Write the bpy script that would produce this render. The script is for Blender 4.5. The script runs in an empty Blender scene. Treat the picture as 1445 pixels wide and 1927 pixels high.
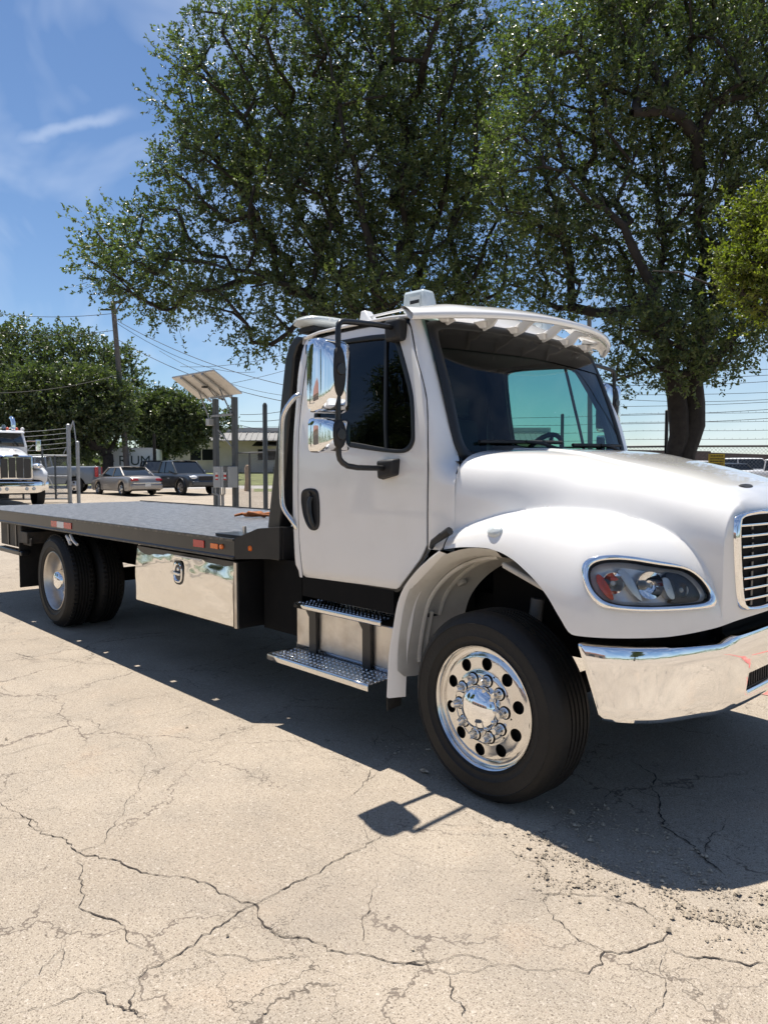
import bpy, bmesh, math, random
import numpy as np
from mathutils import Vector, Matrix
from mathutils.bvhtree import BVHTree

random.seed(7); rng = np.random.default_rng(11)
scene = bpy.context.scene
col = scene.collection
PI = math.pi
R = math.radians

# ------------------------------------------------------------------ camera
# world: truck axis = X (front of truck at +X), Y = away from the camera side, Z = up, metres
CAM = np.array([2.231, -3.894, 1.607])
YAW, PITCH, FPX = R(43.49), R(3.23), 1390.0
RT = np.array([math.sin(YAW), math.cos(YAW), 0.0])
FH = np.array([-math.cos(YAW), math.sin(YAW), 0.0])
UP = np.array([0, 0, 1.0])
FW = FH * math.cos(PITCH) - UP * math.sin(PITCH)
CU = UP * math.cos(PITCH) + FH * math.sin(PITCH)
cam = bpy.data.cameras.new('camera')
camo = bpy.data.objects.new('camera', cam); col.objects.link(camo)
camo.matrix_world = Matrix(((RT[0], CU[0], -FW[0], CAM[0]), (RT[1], CU[1], -FW[1], CAM[1]), (RT[2], CU[2], -FW[2], CAM[2]), (0, 0, 0, 1)))
cam.sensor_fit = 'VERTICAL'; cam.sensor_height = 36.0; cam.lens = 36.0 * FPX / 1927.0
cam.clip_start = 0.05; cam.clip_end = 3000
scene.camera = camo

# ------------------------------------------------------------------ light
SUN = Vector((-0.316, 0.085, 1.0)).normalized()          # towards the sun
world = bpy.data.worlds.new('World'); scene.world = world; world.use_nodes = True
wt = world.node_tree; wt.nodes.clear()
def wn(t, **k):
    n = wt.nodes.new(t)
    for a, b in k.items(): setattr(n, a, b)
    return n
sky = wn('ShaderNodeTexSky', sky_type='NISHITA', sun_disc=False, sun_elevation=math.asin(SUN.z), sun_rotation=math.atan2(SUN.x, SUN.y) % (2 * PI))
sky.altitude = 50; sky.air_density = 1.0; sky.dust_density = 0.1; sky.ozone_density = 2.6
bg = wn('ShaderNodeBackground'); wo = wn('ShaderNodeOutputWorld')
bg.inputs['Strength'].default_value = 0.075
# thin cirrus: stretched noise on the sky direction
tc = wn('ShaderNodeTexCoord')
mp = wn('ShaderNodeMapping'); mp.inputs['Rotation'].default_value = (0, 0, R(46)); mp.inputs['Scale'].default_value = (1.1, 3.6, 4.2)
nz = wn('ShaderNodeTexNoise'); nz.inputs['Scale'].default_value = 1.7; nz.inputs['Detail'].default_value = 4; nz.inputs['Roughness'].default_value = 0.55; nz.inputs['Distortion'].default_value = 0.5
mr = wn('ShaderNodeMapRange'); mr.inputs['From Min'].default_value = 0.42; mr.inputs['From Max'].default_value = 0.92; mr.inputs['To Max'].default_value = 0.5
# one bright wisp low on the left, as in the photograph
def skydir(u, v):
    d = FW + RT * (u - 722.5) / FPX - CU * (v - 963.5) / FPX
    return Vector(d).normalized()
wa, wb = skydir(20, 268), skydir(250, 208)
wax = (wb - wa).normalized(); wmid = (wa + wb) / 2; wnr = wmid.cross(wax).normalized()
dv1 = wn('ShaderNodeVectorMath', operation='DOT_PRODUCT'); dv1.inputs[1].default_value = wnr
dv2 = wn('ShaderNodeVectorMath', operation='DOT_PRODUCT'); dv2.inputs[1].default_value = wax
nz2 = wn('ShaderNodeTexNoise'); nz2.inputs['Scale'].default_value = 14; nz2.inputs['Detail'].default_value = 4
ma = wn('ShaderNodeMath', operation='MULTIPLY_ADD'); ma.inputs[1].default_value = 0.035; ma.inputs[2].default_value = -0.0175
mb_ = wn('ShaderNodeMath', operation='ADD')
mabs = wn('ShaderNodeMath', operation='ABSOLUTE')
mra = wn('ShaderNodeMapRange', interpolation_type='SMOOTHSTEP'); mra.inputs['From Min'].default_value = 0.0; mra.inputs['From Max'].default_value = 0.010; mra.inputs['To Min'].default_value = 0.24; mra.inputs['To Max'].default_value = 0
msub = wn('ShaderNodeMath', operation='SUBTRACT'); msub.inputs[1].default_value = wmid.dot(wax)
mabs2 = wn('ShaderNodeMath', operation='ABSOLUTE')
mrb = wn('ShaderNodeMapRange', interpolation_type='SMOOTHSTEP'); mrb.inputs['From Min'].default_value = 0.03; mrb.inputs['From Max'].default_value = 0.085; mrb.inputs['To Min'].default_value = 1; mrb.inputs['To Max'].default_value = 0
mfr = wn('ShaderNodeVectorMath', operation='DOT_PRODUCT'); mfr.inputs[1].default_value = wmid
gt = wn('ShaderNodeMath', operation='GREATER_THAN'); gt.inputs[1].default_value = 0.5
mm1 = wn('ShaderNodeMath', operation='MULTIPLY'); mm2 = wn('ShaderNodeMath', operation='MULTIPLY'); mmx = wn('ShaderNodeMath', operation='MAXIMUM')
mix = wn('ShaderNodeMixRGB'); mix.inputs[2].default_value = (9.5, 10.2, 11.2, 1)
L = wt.links.new
sat = wn('ShaderNodeHueSaturation'); sat.inputs['Saturation'].default_value = 1.03
L(tc.outputs['Generated'], mp.inputs['Vector']); L(mp.outputs[0], nz.inputs['Vector']); L(nz.outputs[0], mr.inputs[0])
L(tc.outputs['Generated'], nz2.inputs['Vector']); L(nz2.outputs[0], ma.inputs[0])
L(tc.outputs['Generated'], dv1.inputs[0]); L(dv1.outputs['Value'], mb_.inputs[0]); L(ma.outputs[0], mb_.inputs[1]); L(mb_.outputs[0], mabs.inputs[0]); L(mabs.outputs[0], mra.inputs[0])
L(tc.outputs['Generated'], dv2.inputs[0]); L(dv2.outputs['Value'], msub.inputs[0]); L(msub.outputs[0], mabs2.inputs[0]); L(mabs2.outputs[0], mrb.inputs[0])
L(tc.outputs['Generated'], mfr.inputs[0]); L(mfr.outputs['Value'], gt.inputs[0])
L(mra.outputs[0], mm1.inputs[0]); L(mrb.outputs[0], mm1.inputs[1]); L(mm1.outputs[0], mm2.inputs[0]); L(gt.outputs[0], mm2.inputs[1])
L(mr.outputs[0], mmx.inputs[0]); L(mm2.outputs[0], mmx.inputs[1])
L(mmx.outputs[0], mix.inputs[0]); L(sky.outputs[0], sat.inputs['Color']); tnt = wn('ShaderNodeMixRGB', blend_type='MULTIPLY'); tnt.inputs[0].default_value = 1; tnt.inputs[2].default_value = (.94, 1.0, 1.08, 1); L(sat.outputs[0], tnt.inputs[1]); L(tnt.outputs[0], mix.inputs[1]); L(mix.outputs[0], bg.inputs[0]); L(bg.outputs[0], wo.inputs[0])

sl = bpy.data.lights.new('sun', 'SUN'); sl.energy = 5.0; sl.angle = R(0.53); sl.color = (1.0, 0.94, 0.85)
so = bpy.data.objects.new('sun', sl); col.objects.link(so)
so.rotation_euler = SUN.to_track_quat('Z', 'Y').to_euler(); so.location = (0, 0, 30)

vs = scene.view_settings
vs.view_transform = 'Standard'; vs.look = 'None'; vs.gamma = 1; vs.use_curve_mapping = False; vs.exposure = 0.56
scene.render.film_transparent = False
scene.cycles.max_bounces = 5; scene.cycles.transparent_max_bounces = 10; scene.cycles.glossy_bounces = 4; scene.cycles.diffuse_bounces = 2; scene.cycles.transmission_bounces = 2
scene.cycles.use_adaptive_sampling = True; scene.cycles.adaptive_threshold = 0.025; scene.cycles.use_denoising = True
scene.cycles.caustics_reflective = False; scene.cycles.caustics_refractive = False; scene.cycles.sample_clamp_indirect = 6

# ------------------------------------------------------------------ helpers
def ray(u, v): return FW + RT * (u - 722.5) / FPX - CU * (v - 963.5) / FPX
def at(u, v, D): return CAM + ray(u, v) * D
def onZ(u, v, z=0.0):
    d = ray(u, v); return CAM + d * (z - CAM[2]) / d[2]
def gz(x, y):                                             # height of the yard: a slight rise behind the truck
    s = (x - CAM[0]) * FH[0] + (y - CAM[1]) * FH[1]
    t = np.clip(s - 11, 0, 46)
    return 0.0138 * t * t / (t + 3)
def spot(u, D):                                           # point on the ground in column u at depth D
    s = D; l = (u - 722.5) / FPX * D
    p = CAM + FH * s + RT * l
    return np.array([p[0], p[1], float(gz(p[0], p[1]))])
def heightpx(v, D): return CAM[2] + (885.0 - v) / FPX * D   # world z seen at row v at depth D (about)

def tag(o, label=None, cat=None, group=None, kind=None):
    if label: o['label'] = label
    if cat: o['category'] = cat
    if group: o['group'] = group
    if kind: o['kind'] = kind
    return o
def empty(name, loc=(0, 0, 0), rz=0.0, label=None, cat=None, group=None):
    o = bpy.data.objects.new(name, None); col.objects.link(o)
    o.location = loc; o.rotation_euler = (0, 0, rz); o.empty_display_size = 0.2
    return tag(o, label, cat, group)

class MB:
    def __init__(s): s.v = []; s.f = []; s.m = []; s.mi = 0
    def add(s, vs_, fs):
        b = len(s.v); s.v.extend([tuple(map(float, p)) for p in vs_])
        s.f.extend([tuple(i + b for i in f) for f in fs]); s.m.extend([s.mi] * len(fs)); return s
    def box(s, x0, x1, y0, y1, z0, z1):
        return s.hexa([(x0, y0, z0), (x1, y0, z0), (x1, y1, z0), (x0, y1, z0), (x0, y0, z1), (x1, y0, z1), (x1, y1, z1), (x0, y1, z1)])
    def hexa(s, p): return s.add(p, [(3, 2, 1, 0), (4, 5, 6, 7), (0, 1, 5, 4), (1, 2, 6, 5), (2, 3, 7, 6), (3, 0, 4, 7)])
    def beam(s, a, b, w, h, up=(0, 0, 1)):
        a = Vector(a); b = Vector(b); d = (b - a).normalized(); u = Vector(up)
        if abs(d.dot(u)) > 0.97: u = Vector((0, 1, 0))
        r = d.cross(u).normalized() * (w / 2); u = r.cross(d).normalized() * (h / 2)
        return s.hexa([a - r - u, a + r - u, b + r - u, b - r - u, a - r + u, a + r + u, b + r + u, b - r + u])
    def tube(s, pts, r, n=8, cap=True, closed=False):
        P = [Vector(p) for p in pts]; k = len(P); rr = r if hasattr(r, '__len__') else [r] * k
        vs_ = []; prev = None
        for i in range(k):
            if closed: t = P[(i + 1) % k] - P[i - 1]
            else: t = P[min(i + 1, k - 1)] - P[max(i - 1, 0)]
            t = t.normalized() if t.length > 1e-9 else Vector((0, 0, 1))
            if prev is None:
                a = Vector((0, 0, 1)) if abs(t.z) < 0.9 else Vector((1, 0, 0))
                a = (a - t * a.dot(t)).normalized()
            else:
                a = (prev - t * prev.dot(t)).normalized()
            prev = a; b = t.cross(a)
            for j in range(n):
                th = 2 * PI * j / n; vs_.append(P[i] + (a * math.cos(th) + b * math.sin(th)) * rr[i])
        fs = []
        for i in range(k if closed else k - 1):
            for j in range(n):
                i2 = (i + 1) % k
                fs.append((i * n + j, i * n + (j + 1) % n, i2 * n + (j + 1) % n, i2 * n + j))
        if cap and not closed:
            fs.append(tuple(range(n - 1, -1, -1))); fs.append(tuple((k - 1) * n + j for j in range(n)))
        return s.add(vs_, fs)
    def lathe(s, prof, c, axis='Y', n=48, a0=0, a1=2 * PI):    # prof: (r, h) with h along axis
        full = abs(a1 - a0 - 2 * PI) < 1e-6; k = n if full else n + 1
        vs_ = []
        for i in range(k):
            th = a0 + (a1 - a0) * i / n; ct, st = math.cos(th), math.sin(th)
            for r, h in prof:
                if axis == 'Y': p = (c[0] + r * ct, c[1] + h, c[2] + r * st)
                elif axis == 'Z': p = (c[0] + r * ct, c[1] + r * st, c[2] + h)
                else: p = (c[0] + h, c[1] + r * ct, c[2] + r * st)
                vs_.append(p)
        m = len(prof); fs = []
        for i in range(n):
            i2 = (i + 1) % k
            for j in range(m - 1): fs.append((i * m + j, i * m + j + 1, i2 * m + j + 1, i2 * m + j))
        return s.add(vs_, fs)
    def grid(s, G):                                       # G[i][j] points
        a, b = len(G), len(G[0]); fs = []
        for i in range(a - 1):
            for j in range(b - 1): fs.append((i * b + j, i * b + j + 1, (i + 1) * b + j + 1, (i + 1) * b + j))
        return s.add([p for row in G for p in row], fs)
    def prism(s, poly, d):                                # poly 3-D points, d extrusion vector
        n = len(poly); d = Vector(d); P = [Vector(p) for p in poly]
        return s.add(P + [p + d for p in P], [tuple(range(n - 1, -1, -1)), tuple(range(n, 2 * n))] + [(i, (i + 1) % n, n + (i + 1) % n, n + i) for i in range(n)])
    def ball(s, c, rx, ry, rz, n=16, m=10):
        vs_ = []; fs = []
        for i in range(m + 1):
            ph = -PI / 2 + PI * i / m
            for j in range(n):
                th = 2 * PI * j / n; vs_.append((c[0] + rx * math.cos(ph) * math.cos(th), c[1] + ry * math.cos(ph) * math.sin(th), c[2] + rz * math.sin(ph)))
        for i in range(m):
            for j in range(n): fs.append((i * n + j, i * n + (j + 1) % n, (i + 1) * n + (j + 1) % n, (i + 1) * n + j))
        return s.add(vs_, fs)
    def build(s, name, mat, parent=None, smooth=40, bev=0, mirror=False, solid=0, fixn=True):
        V, F, M = s.v, s.f, s.m
        if mirror:
            b = len(V); V = V + [(x, -y, z) for x, y, z in V]; F = F + [tuple(i + b for i in reversed(f)) for f in F]; M = M + M
        me = bpy.data.meshes.new(name); me.from_pydata(V, [], F)
        mats = mat if isinstance(mat, (list, tuple)) else [mat]
        for m_ in mats: me.materials.append(m_)
        if len(mats) > 1: me.polygons.foreach_set('material_index', M)
        if fixn:
            bm = bmesh.new(); bm.from_mesh(me)
            bmesh.ops.remove_doubles(bm, verts=bm.verts, dist=1e-5)
            bmesh.ops.recalc_face_normals(bm, faces=bm.faces); bm.to_mesh(me); bm.free()
        if smooth:
            me.polygons.foreach_set('use_smooth', [True] * len(me.polygons)); me.set_sharp_from_angle(angle=R(smooth))
        me.update()
        o = bpy.data.objects.new(name, me); col.objects.link(o)
        if parent is not None: o.parent = parent
        if bev:
            md = o.modifiers.new('bevel', 'BEVEL'); md.width = bev; md.segments = 2; md.limit_method = 'ANGLE'; md.angle_limit = R(35); md.harden_normals = False
        if solid:
            md = o.modifiers.new('solid', 'SOLIDIFY'); md.thickness = solid; md.offset = 0
        return o

def chaikin(P, n=2, closed=True):
    P = [np.array(p, float) for p in P]
    for _ in range(n):
        Q = []; k = len(P)
        for i in range(k if closed else k - 1):
            a, b = P[i], P[(i + 1) % k]; Q += [a * .75 + b * .25, a * .25 + b * .75]
        if not closed: Q = [P[0]] + Q + [P[-1]]
        P = Q
    return P
def resample(P, n, closed=False):
    P = np.array(P, float)
    if closed: P = np.vstack([P, P[:1]])
    d = np.r_[0, np.cumsum(np.linalg.norm(np.diff(P, axis=0), axis=1))]
    t = np.linspace(0, d[-1], n + 1)[:-1] if closed else np.linspace(0, d[-1], n)
    return np.stack([np.interp(t, d, P[:, k]) for k in range(P.shape[1])], 1)
def by_angle(P, c, n):                                    # closed 2-D outline -> n points at even angles round c (star-shaped)
    P = np.array(P, float); P = resample(P, 2000, True)
    a = np.arctan2(P[:, 1] - c[1], P[:, 0] - c[0]); r = np.hypot(P[:, 0] - c[0], P[:, 1] - c[1])
    o = np.argsort(a); a = a[o]; r = r[o]
    a = np.r_[a - 2 * PI, a, a + 2 * PI]; r = np.r_[r, r, r]
    t = np.linspace(-PI, PI, n, endpoint=False); rr = np.interp(t, a, r)
    return np.stack([c[0] + rr * np.cos(t), c[1] + rr * np.sin(t)], 1)
def copy_tree(o, parent=None):
    c = o.copy(); col.objects.link(c); c.parent = parent
    for ch in list(o.children): copy_tree(ch, c)
    return c

# ------------------------------------------------------------------ materials
def nm(name):
    m = bpy.data.materials.new(name); m.use_nodes = True; t = m.node_tree; return m, t, t.nodes['Principled BSDF']
def mat(name, c, rough=0.5, metal=0.0, coat=0.0, spec=0.5, var=0.0, vscale=4.0, bump=0.0, bscale=40.0, dirt=None, dscale=3.0, damt=0.5, rvar=0.0, coord='Object', emit=None):
    m, t, p = nm(name); N = t.nodes.new; l = t.links.new
    p.inputs['Base Color'].default_value = (*c, 1); p.inputs['Roughness'].default_value = rough; p.inputs['Metallic'].default_value = metal
    p.inputs['Coat Weight'].default_value = coat; p.inputs['Coat Roughness'].default_value = 0.04; p.inputs['Specular IOR Level'].default_value = spec
    if emit: p.inputs['Emission Color'].default_value = (*emit[:3], 1); p.inputs['Emission Strength'].default_value = emit[3]
    if var or bump or dirt or rvar:
        tcn = N('ShaderNodeTexCoord')
    src = None
    if var:
        n = N('ShaderNodeTexNoise'); n.inputs['Scale'].default_value = vscale; n.inputs['Detail'].default_value = 6; l(tcn.outputs[coord], n.inputs['Vector'])
        rp = N('ShaderNodeMapRange'); rp.inputs['To Min'].default_value = 1 - var; rp.inputs['To Max'].default_value = 1 + var; rp.inputs['From Min'].default_value = .25; rp.inputs['From Max'].default_value = .75
        l(n.outputs[0], rp.inputs[0])
        mx = N('ShaderNodeMixRGB'); mx.blend_type = 'MULTIPLY'; mx.inputs[0].default_value = 1; mx.inputs[1].default_value = (*c, 1); l(rp.outputs[0], mx.inputs[2]); src = mx.outputs[0]
    if dirt:
        n = N('ShaderNodeTexNoise'); n.inputs['Scale'].default_value = dscale; n.inputs['Detail'].default_value = 10; n.inputs['Roughness'].default_value = .65; l(tcn.outputs[coord], n.inputs['Vector'])
        rp = N('ShaderNodeMapRange'); rp.inputs['From Min'].default_value = .45; rp.inputs['From Max'].default_value = .75; rp.inputs['To Max'].default_value = damt; l(n.outputs[0], rp.inputs[0])
        mx = N('ShaderNodeMixRGB'); mx.inputs[1].default_value = (*c, 1); mx.inputs[2].default_value = (*dirt, 1); l(rp.outputs[0], mx.inputs[0])
        if src is not None: l(src, mx.inputs[1])
        src = mx.outputs[0]
    if src is not None: l(src, p.inputs['Base Color'])
    if rvar:
        n = N('ShaderNodeTexNoise'); n.inputs['Scale'].default_value = vscale * 1.7; n.inputs['Detail'].default_value = 8; l(tcn.outputs[coord], n.inputs['Vector'])
        rp = N('ShaderNodeMapRange'); rp.inputs['From Min'].default_value = .3; rp.inputs['From Max'].default_value = .7; rp.inputs['To Min'].default_value = max(.01, rough - rvar); rp.inputs['To Max'].default_value = rough + rvar; l(n.outputs[0], rp.inputs[0]); l(rp.outputs[0], p.inputs['Roughness'])
    if bump:
        n = N('ShaderNodeTexNoise'); n.inputs['Scale'].default_value = bscale; n.inputs['Detail'].default_value = 5; l(tcn.outputs[coord], n.inputs['Vector'])
        b = N('ShaderNodeBump'); b.inputs['Strength'].default_value = bump; b.inputs['Distance'].default_value = .01; l(n.outputs[0], b.inputs['Height']); l(b.outputs[0], p.inputs['Normal'])
    return m
def glass(name, tint, ior=1.5, rough=0.0):
    m = bpy.data.materials.new(name); m.use_nodes = True; t = m.node_tree; t.nodes.clear(); N = t.nodes.new; l = t.links.new
    o = N('ShaderNodeOutputMaterial'); mx = N('ShaderNodeMixShader'); tr = N('ShaderNodeBsdfTransparent'); gl = N('ShaderNodeBsdfGlossy'); fr = N('ShaderNodeFresnel')
    tr.inputs[0].default_value = (*tint, 1); gl.inputs['Roughness'].default_value = rough; fr.inputs[0].default_value = ior
    l(fr.outputs[0], mx.inputs[0]); l(tr.outputs[0], mx.inputs[1]); l(gl.outputs[0], mx.inputs[2]); l(mx.outputs[0], o.inputs[0])
    return m
def plate(name, c, rough, metal, pitch, lug, strength=.9, wear_glint=None):
    """tread plate: rows of raised lugs as relief, in object x/y"""
    m, t, p = nm(name); N = t.nodes.new; l = t.links.new
    tcn = N('ShaderNodeTexCoord'); sx = N('ShaderNodeSeparateXYZ'); l(tcn.outputs['Object'], sx.inputs[0])
    def mth(op, a, b=None):
        n = N('ShaderNodeMath'); n.operation = op
        for i, q in enumerate((a, b)):
            if q is None: continue
            if isinstance(q, (int, float)): n.inputs[i].default_value = q
            else: l(q, n.inputs[i])
        return n.outputs[0]
    k = 2 * PI / pitch
    a = mth('SINE', mth('MULTIPLY', mth('ADD', sx.outputs[0], sx.outputs[1]), k))
    b = mth('SINE', mth('MULTIPLY', mth('SUBTRACT', sx.outputs[0], sx.outputs[1]), k))
    h = mth('MULTIPLY', a, b)
    mr_ = N('ShaderNodeMapRange'); mr_.interpolation_type = 'SMOOTHSTEP'; mr_.inputs['From Min'].default_value = lug; mr_.inputs['From Max'].default_value = lug + .35; l(h, mr_.inputs[0])
    bp = N('ShaderNodeBump'); bp.inputs['Strength'].default_value = strength; bp.inputs['Distance'].default_value = .004; l(mr_.outputs[0], bp.inputs['Height']); l(bp.outputs[0], p.inputs['Normal'])
    p.inputs['Base Color'].default_value = (*c, 1); p.inputs['Roughness'].default_value = rough; p.inputs['Metallic'].default_value = metal
    if wear_glint:
        n = N('ShaderNodeTexNoise'); n.inputs['Scale'].default_value = 16; n.inputs['Detail'].default_value = 8; n.inputs['Roughness'].default_value = .8; l(tcn.outputs['Object'], n.inputs['Vector'])
        rp = N('ShaderNodeMapRange'); rp.inputs['From Min'].default_value = .38; rp.inputs['From Max'].default_value = .60; l(n.outputs[0], rp.inputs[0])
        mx = N('ShaderNodeMixRGB'); mx.inputs[1].default_value = (*c, 1); mx.inputs[2].default_value = (*wear_glint, 1)
        md = mth('MULTIPLY', rp.outputs[0], mth('ADD', mth('MULTIPLY', mr_.outputs[0], .6), .4)); l(md, mx.inputs[0]); l(mx.outputs[0], p.inputs['Base Color'])
    return m

WHITE = mat('white_paint', (.815, .80, .775), .26, coat=1.0, var=.02, vscale=2, dirt=(.60, .56, .50), dscale=2.2, damt=.22)
WHITE_IN = mat('white_inner_plastic', (.62, .60, .55), .5, dirt=(.30, .26, .21), dscale=4, damt=.5)
BLACK = mat('black_paint', (.009, .009, .010), .36, coat=.15, dirt=(.05, .043, .036), dscale=5, damt=.3)
BLACKM = mat('matt_black', (.012, .012, .013), .6, bump=.1, bscale=90)
VOID = mat('black_chassis', (.005, .005, .005), .85, dirt=(.015, .013, .011), dscale=8, damt=.4, spec=.2)
CHROME = mat('chrome', (.93, .93, .93), .035, 1.0, rvar=.02)
ALU = mat('polished_aluminium', (.78, .77, .75), .16, 1.0, rvar=.06, vscale=7, dirt=(.55, .48, .40), dscale=9, damt=.22)
ALUB = mat('brushed_aluminium', (.62, .59, .55), .36, 1.0, rvar=.08, var=.15, vscale=6, dirt=(.36, .29, .22), dscale=5, damt=.6)
RUBBER = mat('tyre_rubber', (.011, .0105, .010), .6, spec=.35, bump=.25, bscale=70, dirt=(.026, .023, .020), dscale=6, damt=.4)
GASKET = mat('black_rubber_seal', (.012, .012, .012), .42)
TRIM = mat('dark_cab_trim', (.014, .0145, .016), .65)
SEAT = mat('grey_seat_fabric', (.05, .05, .055), .85)
GL_FRONT = glass('windscreen_glass', (.50, .68, .65))
GL_FAR = glass('tinted_side_glass', (.46, .80, .70))
GL_DARK = glass('dark_side_glass', (.045, .05, .05))
LENS = glass('clear_lens', (.95, .95, .95), 1.35)
RED = mat('red_reflector', (.52, .012, .012), .25, coat=.5)
AMBER = mat('amber_reflector', (.85, .17, .01), .25, coat=.5)
REDAMB = mat('orange_reflector', (.62, .07, .02), .3, coat=.5)
WHREF = mat('white_reflector', (.72, .72, .72), .3)
DARK = mat('dark_lamp_inside', (.03, .03, .034), .3)
FOG = mat('frosted_lens', (.58, .62, .62), .22, coat=.4, bump=.3, bscale=60)
# ------------------------------------------------------------------ ground
def ground_material():
    m, t, p = nm('aged_concrete'); N = t.nodes.new; l = t.links.new
    tcn = N('ShaderNodeTexCoord'); V = tcn.outputs['Object']
    def noise(s, d=6, r=.5, dist=0):
        n = N('ShaderNodeTexNoise'); n.inputs['Scale'].default_value = s; n.inputs['Detail'].default_value = d; n.inputs['Roughness'].default_value = r; n.inputs['Distortion'].default_value = dist; l(V, n.inputs['Vector']); return n.outputs[0]
    def vor(s, feat='F1', out='Distance', rnd=1, vec=None):
        n = N('ShaderNodeTexVoronoi'); n.feature = feat; n.inputs['Scale'].default_value = s; n.inputs['Randomness'].default_value = rnd; l(vec or V, n.inputs['Vector']); return n.outputs[out]
    def rng_(x, a, b, c=0, d=1):
        n = N('ShaderNodeMapRange'); n.inputs['From Min'].default_value = a; n.inputs['From Max'].default_value = b; n.inputs['To Min'].default_value = c; n.inputs['To Max'].default_value = d; l(x, n.inputs[0]); return n.outputs[0]
    def mixc(f, a, b, bt='MIX'):
        n = N('ShaderNodeMixRGB'); n.blend_type = bt
        for i, q in enumerate((f, a, b)):
            if isinstance(q, float): n.inputs[i].default_value = q
            elif isinstance(q, tuple): n.inputs[i].default_value = (*q, 1)
            else: l(q, n.inputs[i])
        return n.outputs[0]
    def mth(op, a, b):
        n = N('ShaderNodeMath'); n.operation = op
        for i, q in enumerate((a, b)):
            if isinstance(q, (int, float)): n.inputs[i].default_value = q
            else: l(q, n.inputs[i])
        return n.outputs[0]
    big = noise(.55, 3, .55); mid = noise(3.2, 5, .6)
    c = mixc(rng_(big, .35, .68), (.333, .284, .226), (.412, .356, .287))
    c = mixc(rng_(mid, .45, .78, 0, .55), c, (.255, .228, .192))
    c = mixc(rng_(noise(1.4, 3, .7), .6, .82, 0, .4), c, (.50, .36, .25))          # faint rust tint
    # exposed aggregate: dark and pale grains
    vc = N('ShaderNodeTexVoronoi'); vc.inputs['Scale'].default_value = 130; l(V, vc.inputs['Vector'])
    sep = N('ShaderNodeSeparateColor'); l(vc.outputs['Color'], sep.inputs[0])
    dist = vc.outputs['Distance']
    dark = mth('MULTIPLY', rng_(sep.outputs[0], .66, .74), rng_(dist, .56, .34))
    pale = mth('MULTIPLY', rng_(sep.outputs[1], .70, .82), rng_(dist, .52, .34))
    pit = rng_(noise(105, 2, .65), .585, .66); pal2 = rng_(noise(62, 2, .65), .60, .70)
    c = mixc(mth('MULTIPLY', pit, .8), c, (.115, .09, .072)); c = mixc(mth('MULTIPLY', pal2, .4), c, (.60, .54, .46))
    c = mixc(mth('MULTIPLY', dark, .5), c, (.095, .072, .055))
    c = mixc(mth('MULTIPLY', pale, .3), c, (.64, .58, .50))
    vc2 = N('ShaderNodeTexVoronoi'); vc2.inputs['Scale'].default_value = 52; l(V, vc2.inputs['Vector'])
    sep2 = N('ShaderNodeSeparateColor'); l(vc2.outputs['Color'], sep2.inputs[0])
    peb = mth('MULTIPLY', rng_(sep2.outputs[0], .80, .84), rng_(vc2.outputs['Distance'], .42, .26))
    c = mixc(mth('MULTIPLY', peb, .4), c, mixc(sep2.outputs[1], (.26, .20, .16), (.62, .56, .49)))
    fine = noise(240, 1, .7)
    c = mixc(1.0, c, mixc(rng_(fine, .3, .7), (.72, .70, .68), (1.2, 1.2, 1.2)), 'MULTIPLY')
    # hair cracks
    wob = N('ShaderNodeTexNoise'); wob.inputs['Scale'].default_value = 5; wob.inputs['Detail'].default_value = 4; wob.inputs['Roughness'].default_value = .7; l(V, wob.inputs['Vector'])
    vm = N('ShaderNodeVectorMath'); vm.operation = 'MULTIPLY_ADD'; l(wob.outputs['Color'], vm.inputs[0]); vm.inputs[1].default_value = (.34, .34, 0); l(V, vm.inputs[2])
    e1 = vor(.95, 'DISTANCE_TO_EDGE', vec=vm.outputs[0]); mask = rng_(noise(1.1, 3), .42, .52)
    crk = mth('MULTIPLY', rng_(e1, .006, .0015), mask)
    c = mixc(mth('MULTIPLY', crk, .75), c, (.11, .085, .07))
    e2 = vor(2.3, 'DISTANCE_TO_EDGE', vec=vm.outputs[0]); crk2 = mth('MULTIPLY', rng_(e2, .0042, .001), rng_(noise(.8, 3, .6), .44, .56))
    c = mixc(mth('MULTIPLY', crk2, .8), c, (.07, .055, .045)); crk = mth('MAXIMUM', crk, crk2)
    st = noise(.38, 4, .6, .6); c = mixc(rng_(st, .58, .74, 0, .45), c, (.20, .175, .15))
    l(c, p.inputs['Base Color']); p.inputs['Roughness'].default_value = .88; p.inputs['Specular IOR Level'].default_value = .25
    h = mth('ADD', mth('MULTIPLY', fine, .5), mth('MULTIPLY', rng_(dist, 0, .6, 1, 0), .55))
    h = mth('SUBTRACT', h, mth('MULTIPLY', crk, 1.5))
    b = N('ShaderNodeBump'); b.inputs['Strength'].default_value = .6; b.inputs['Distance'].default_value = .004; l(h, b.inputs['Height']); l(b.outputs[0], p.inputs['Normal'])
    return m
CONC = ground_material()
CRACK = mat('crack_dirt', (.045, .035, .028), .95, var=.4, vscale=30)
g = MB()
S = [-900, -200, -60, -20, -6, 0, 3, 6, 9, 10, 11] + [11 + 1.5 * i for i in range(1, 34)] + [64, 80, 120, 250, 600, 1400]
Ls = [-1200, -400, -150, -70, -30, -10, 0, 10, 30, 70, 150, 400, 1200]
rows = []
for s_ in S:
    row = []
    for q in Ls:
        x = CAM[0] + FH[0] * s_ + RT[0] * q; y = CAM[1] + FH[1] * s_ + RT[1] * q
        row.append((x, y, float(gz(x, y))))
    rows.append(row)
g.grid(rows); ground = g.build('ground', CONC, smooth=60)
tag(ground, 'cracked beige concrete yard with exposed pebbles', kind='structure')

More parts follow.
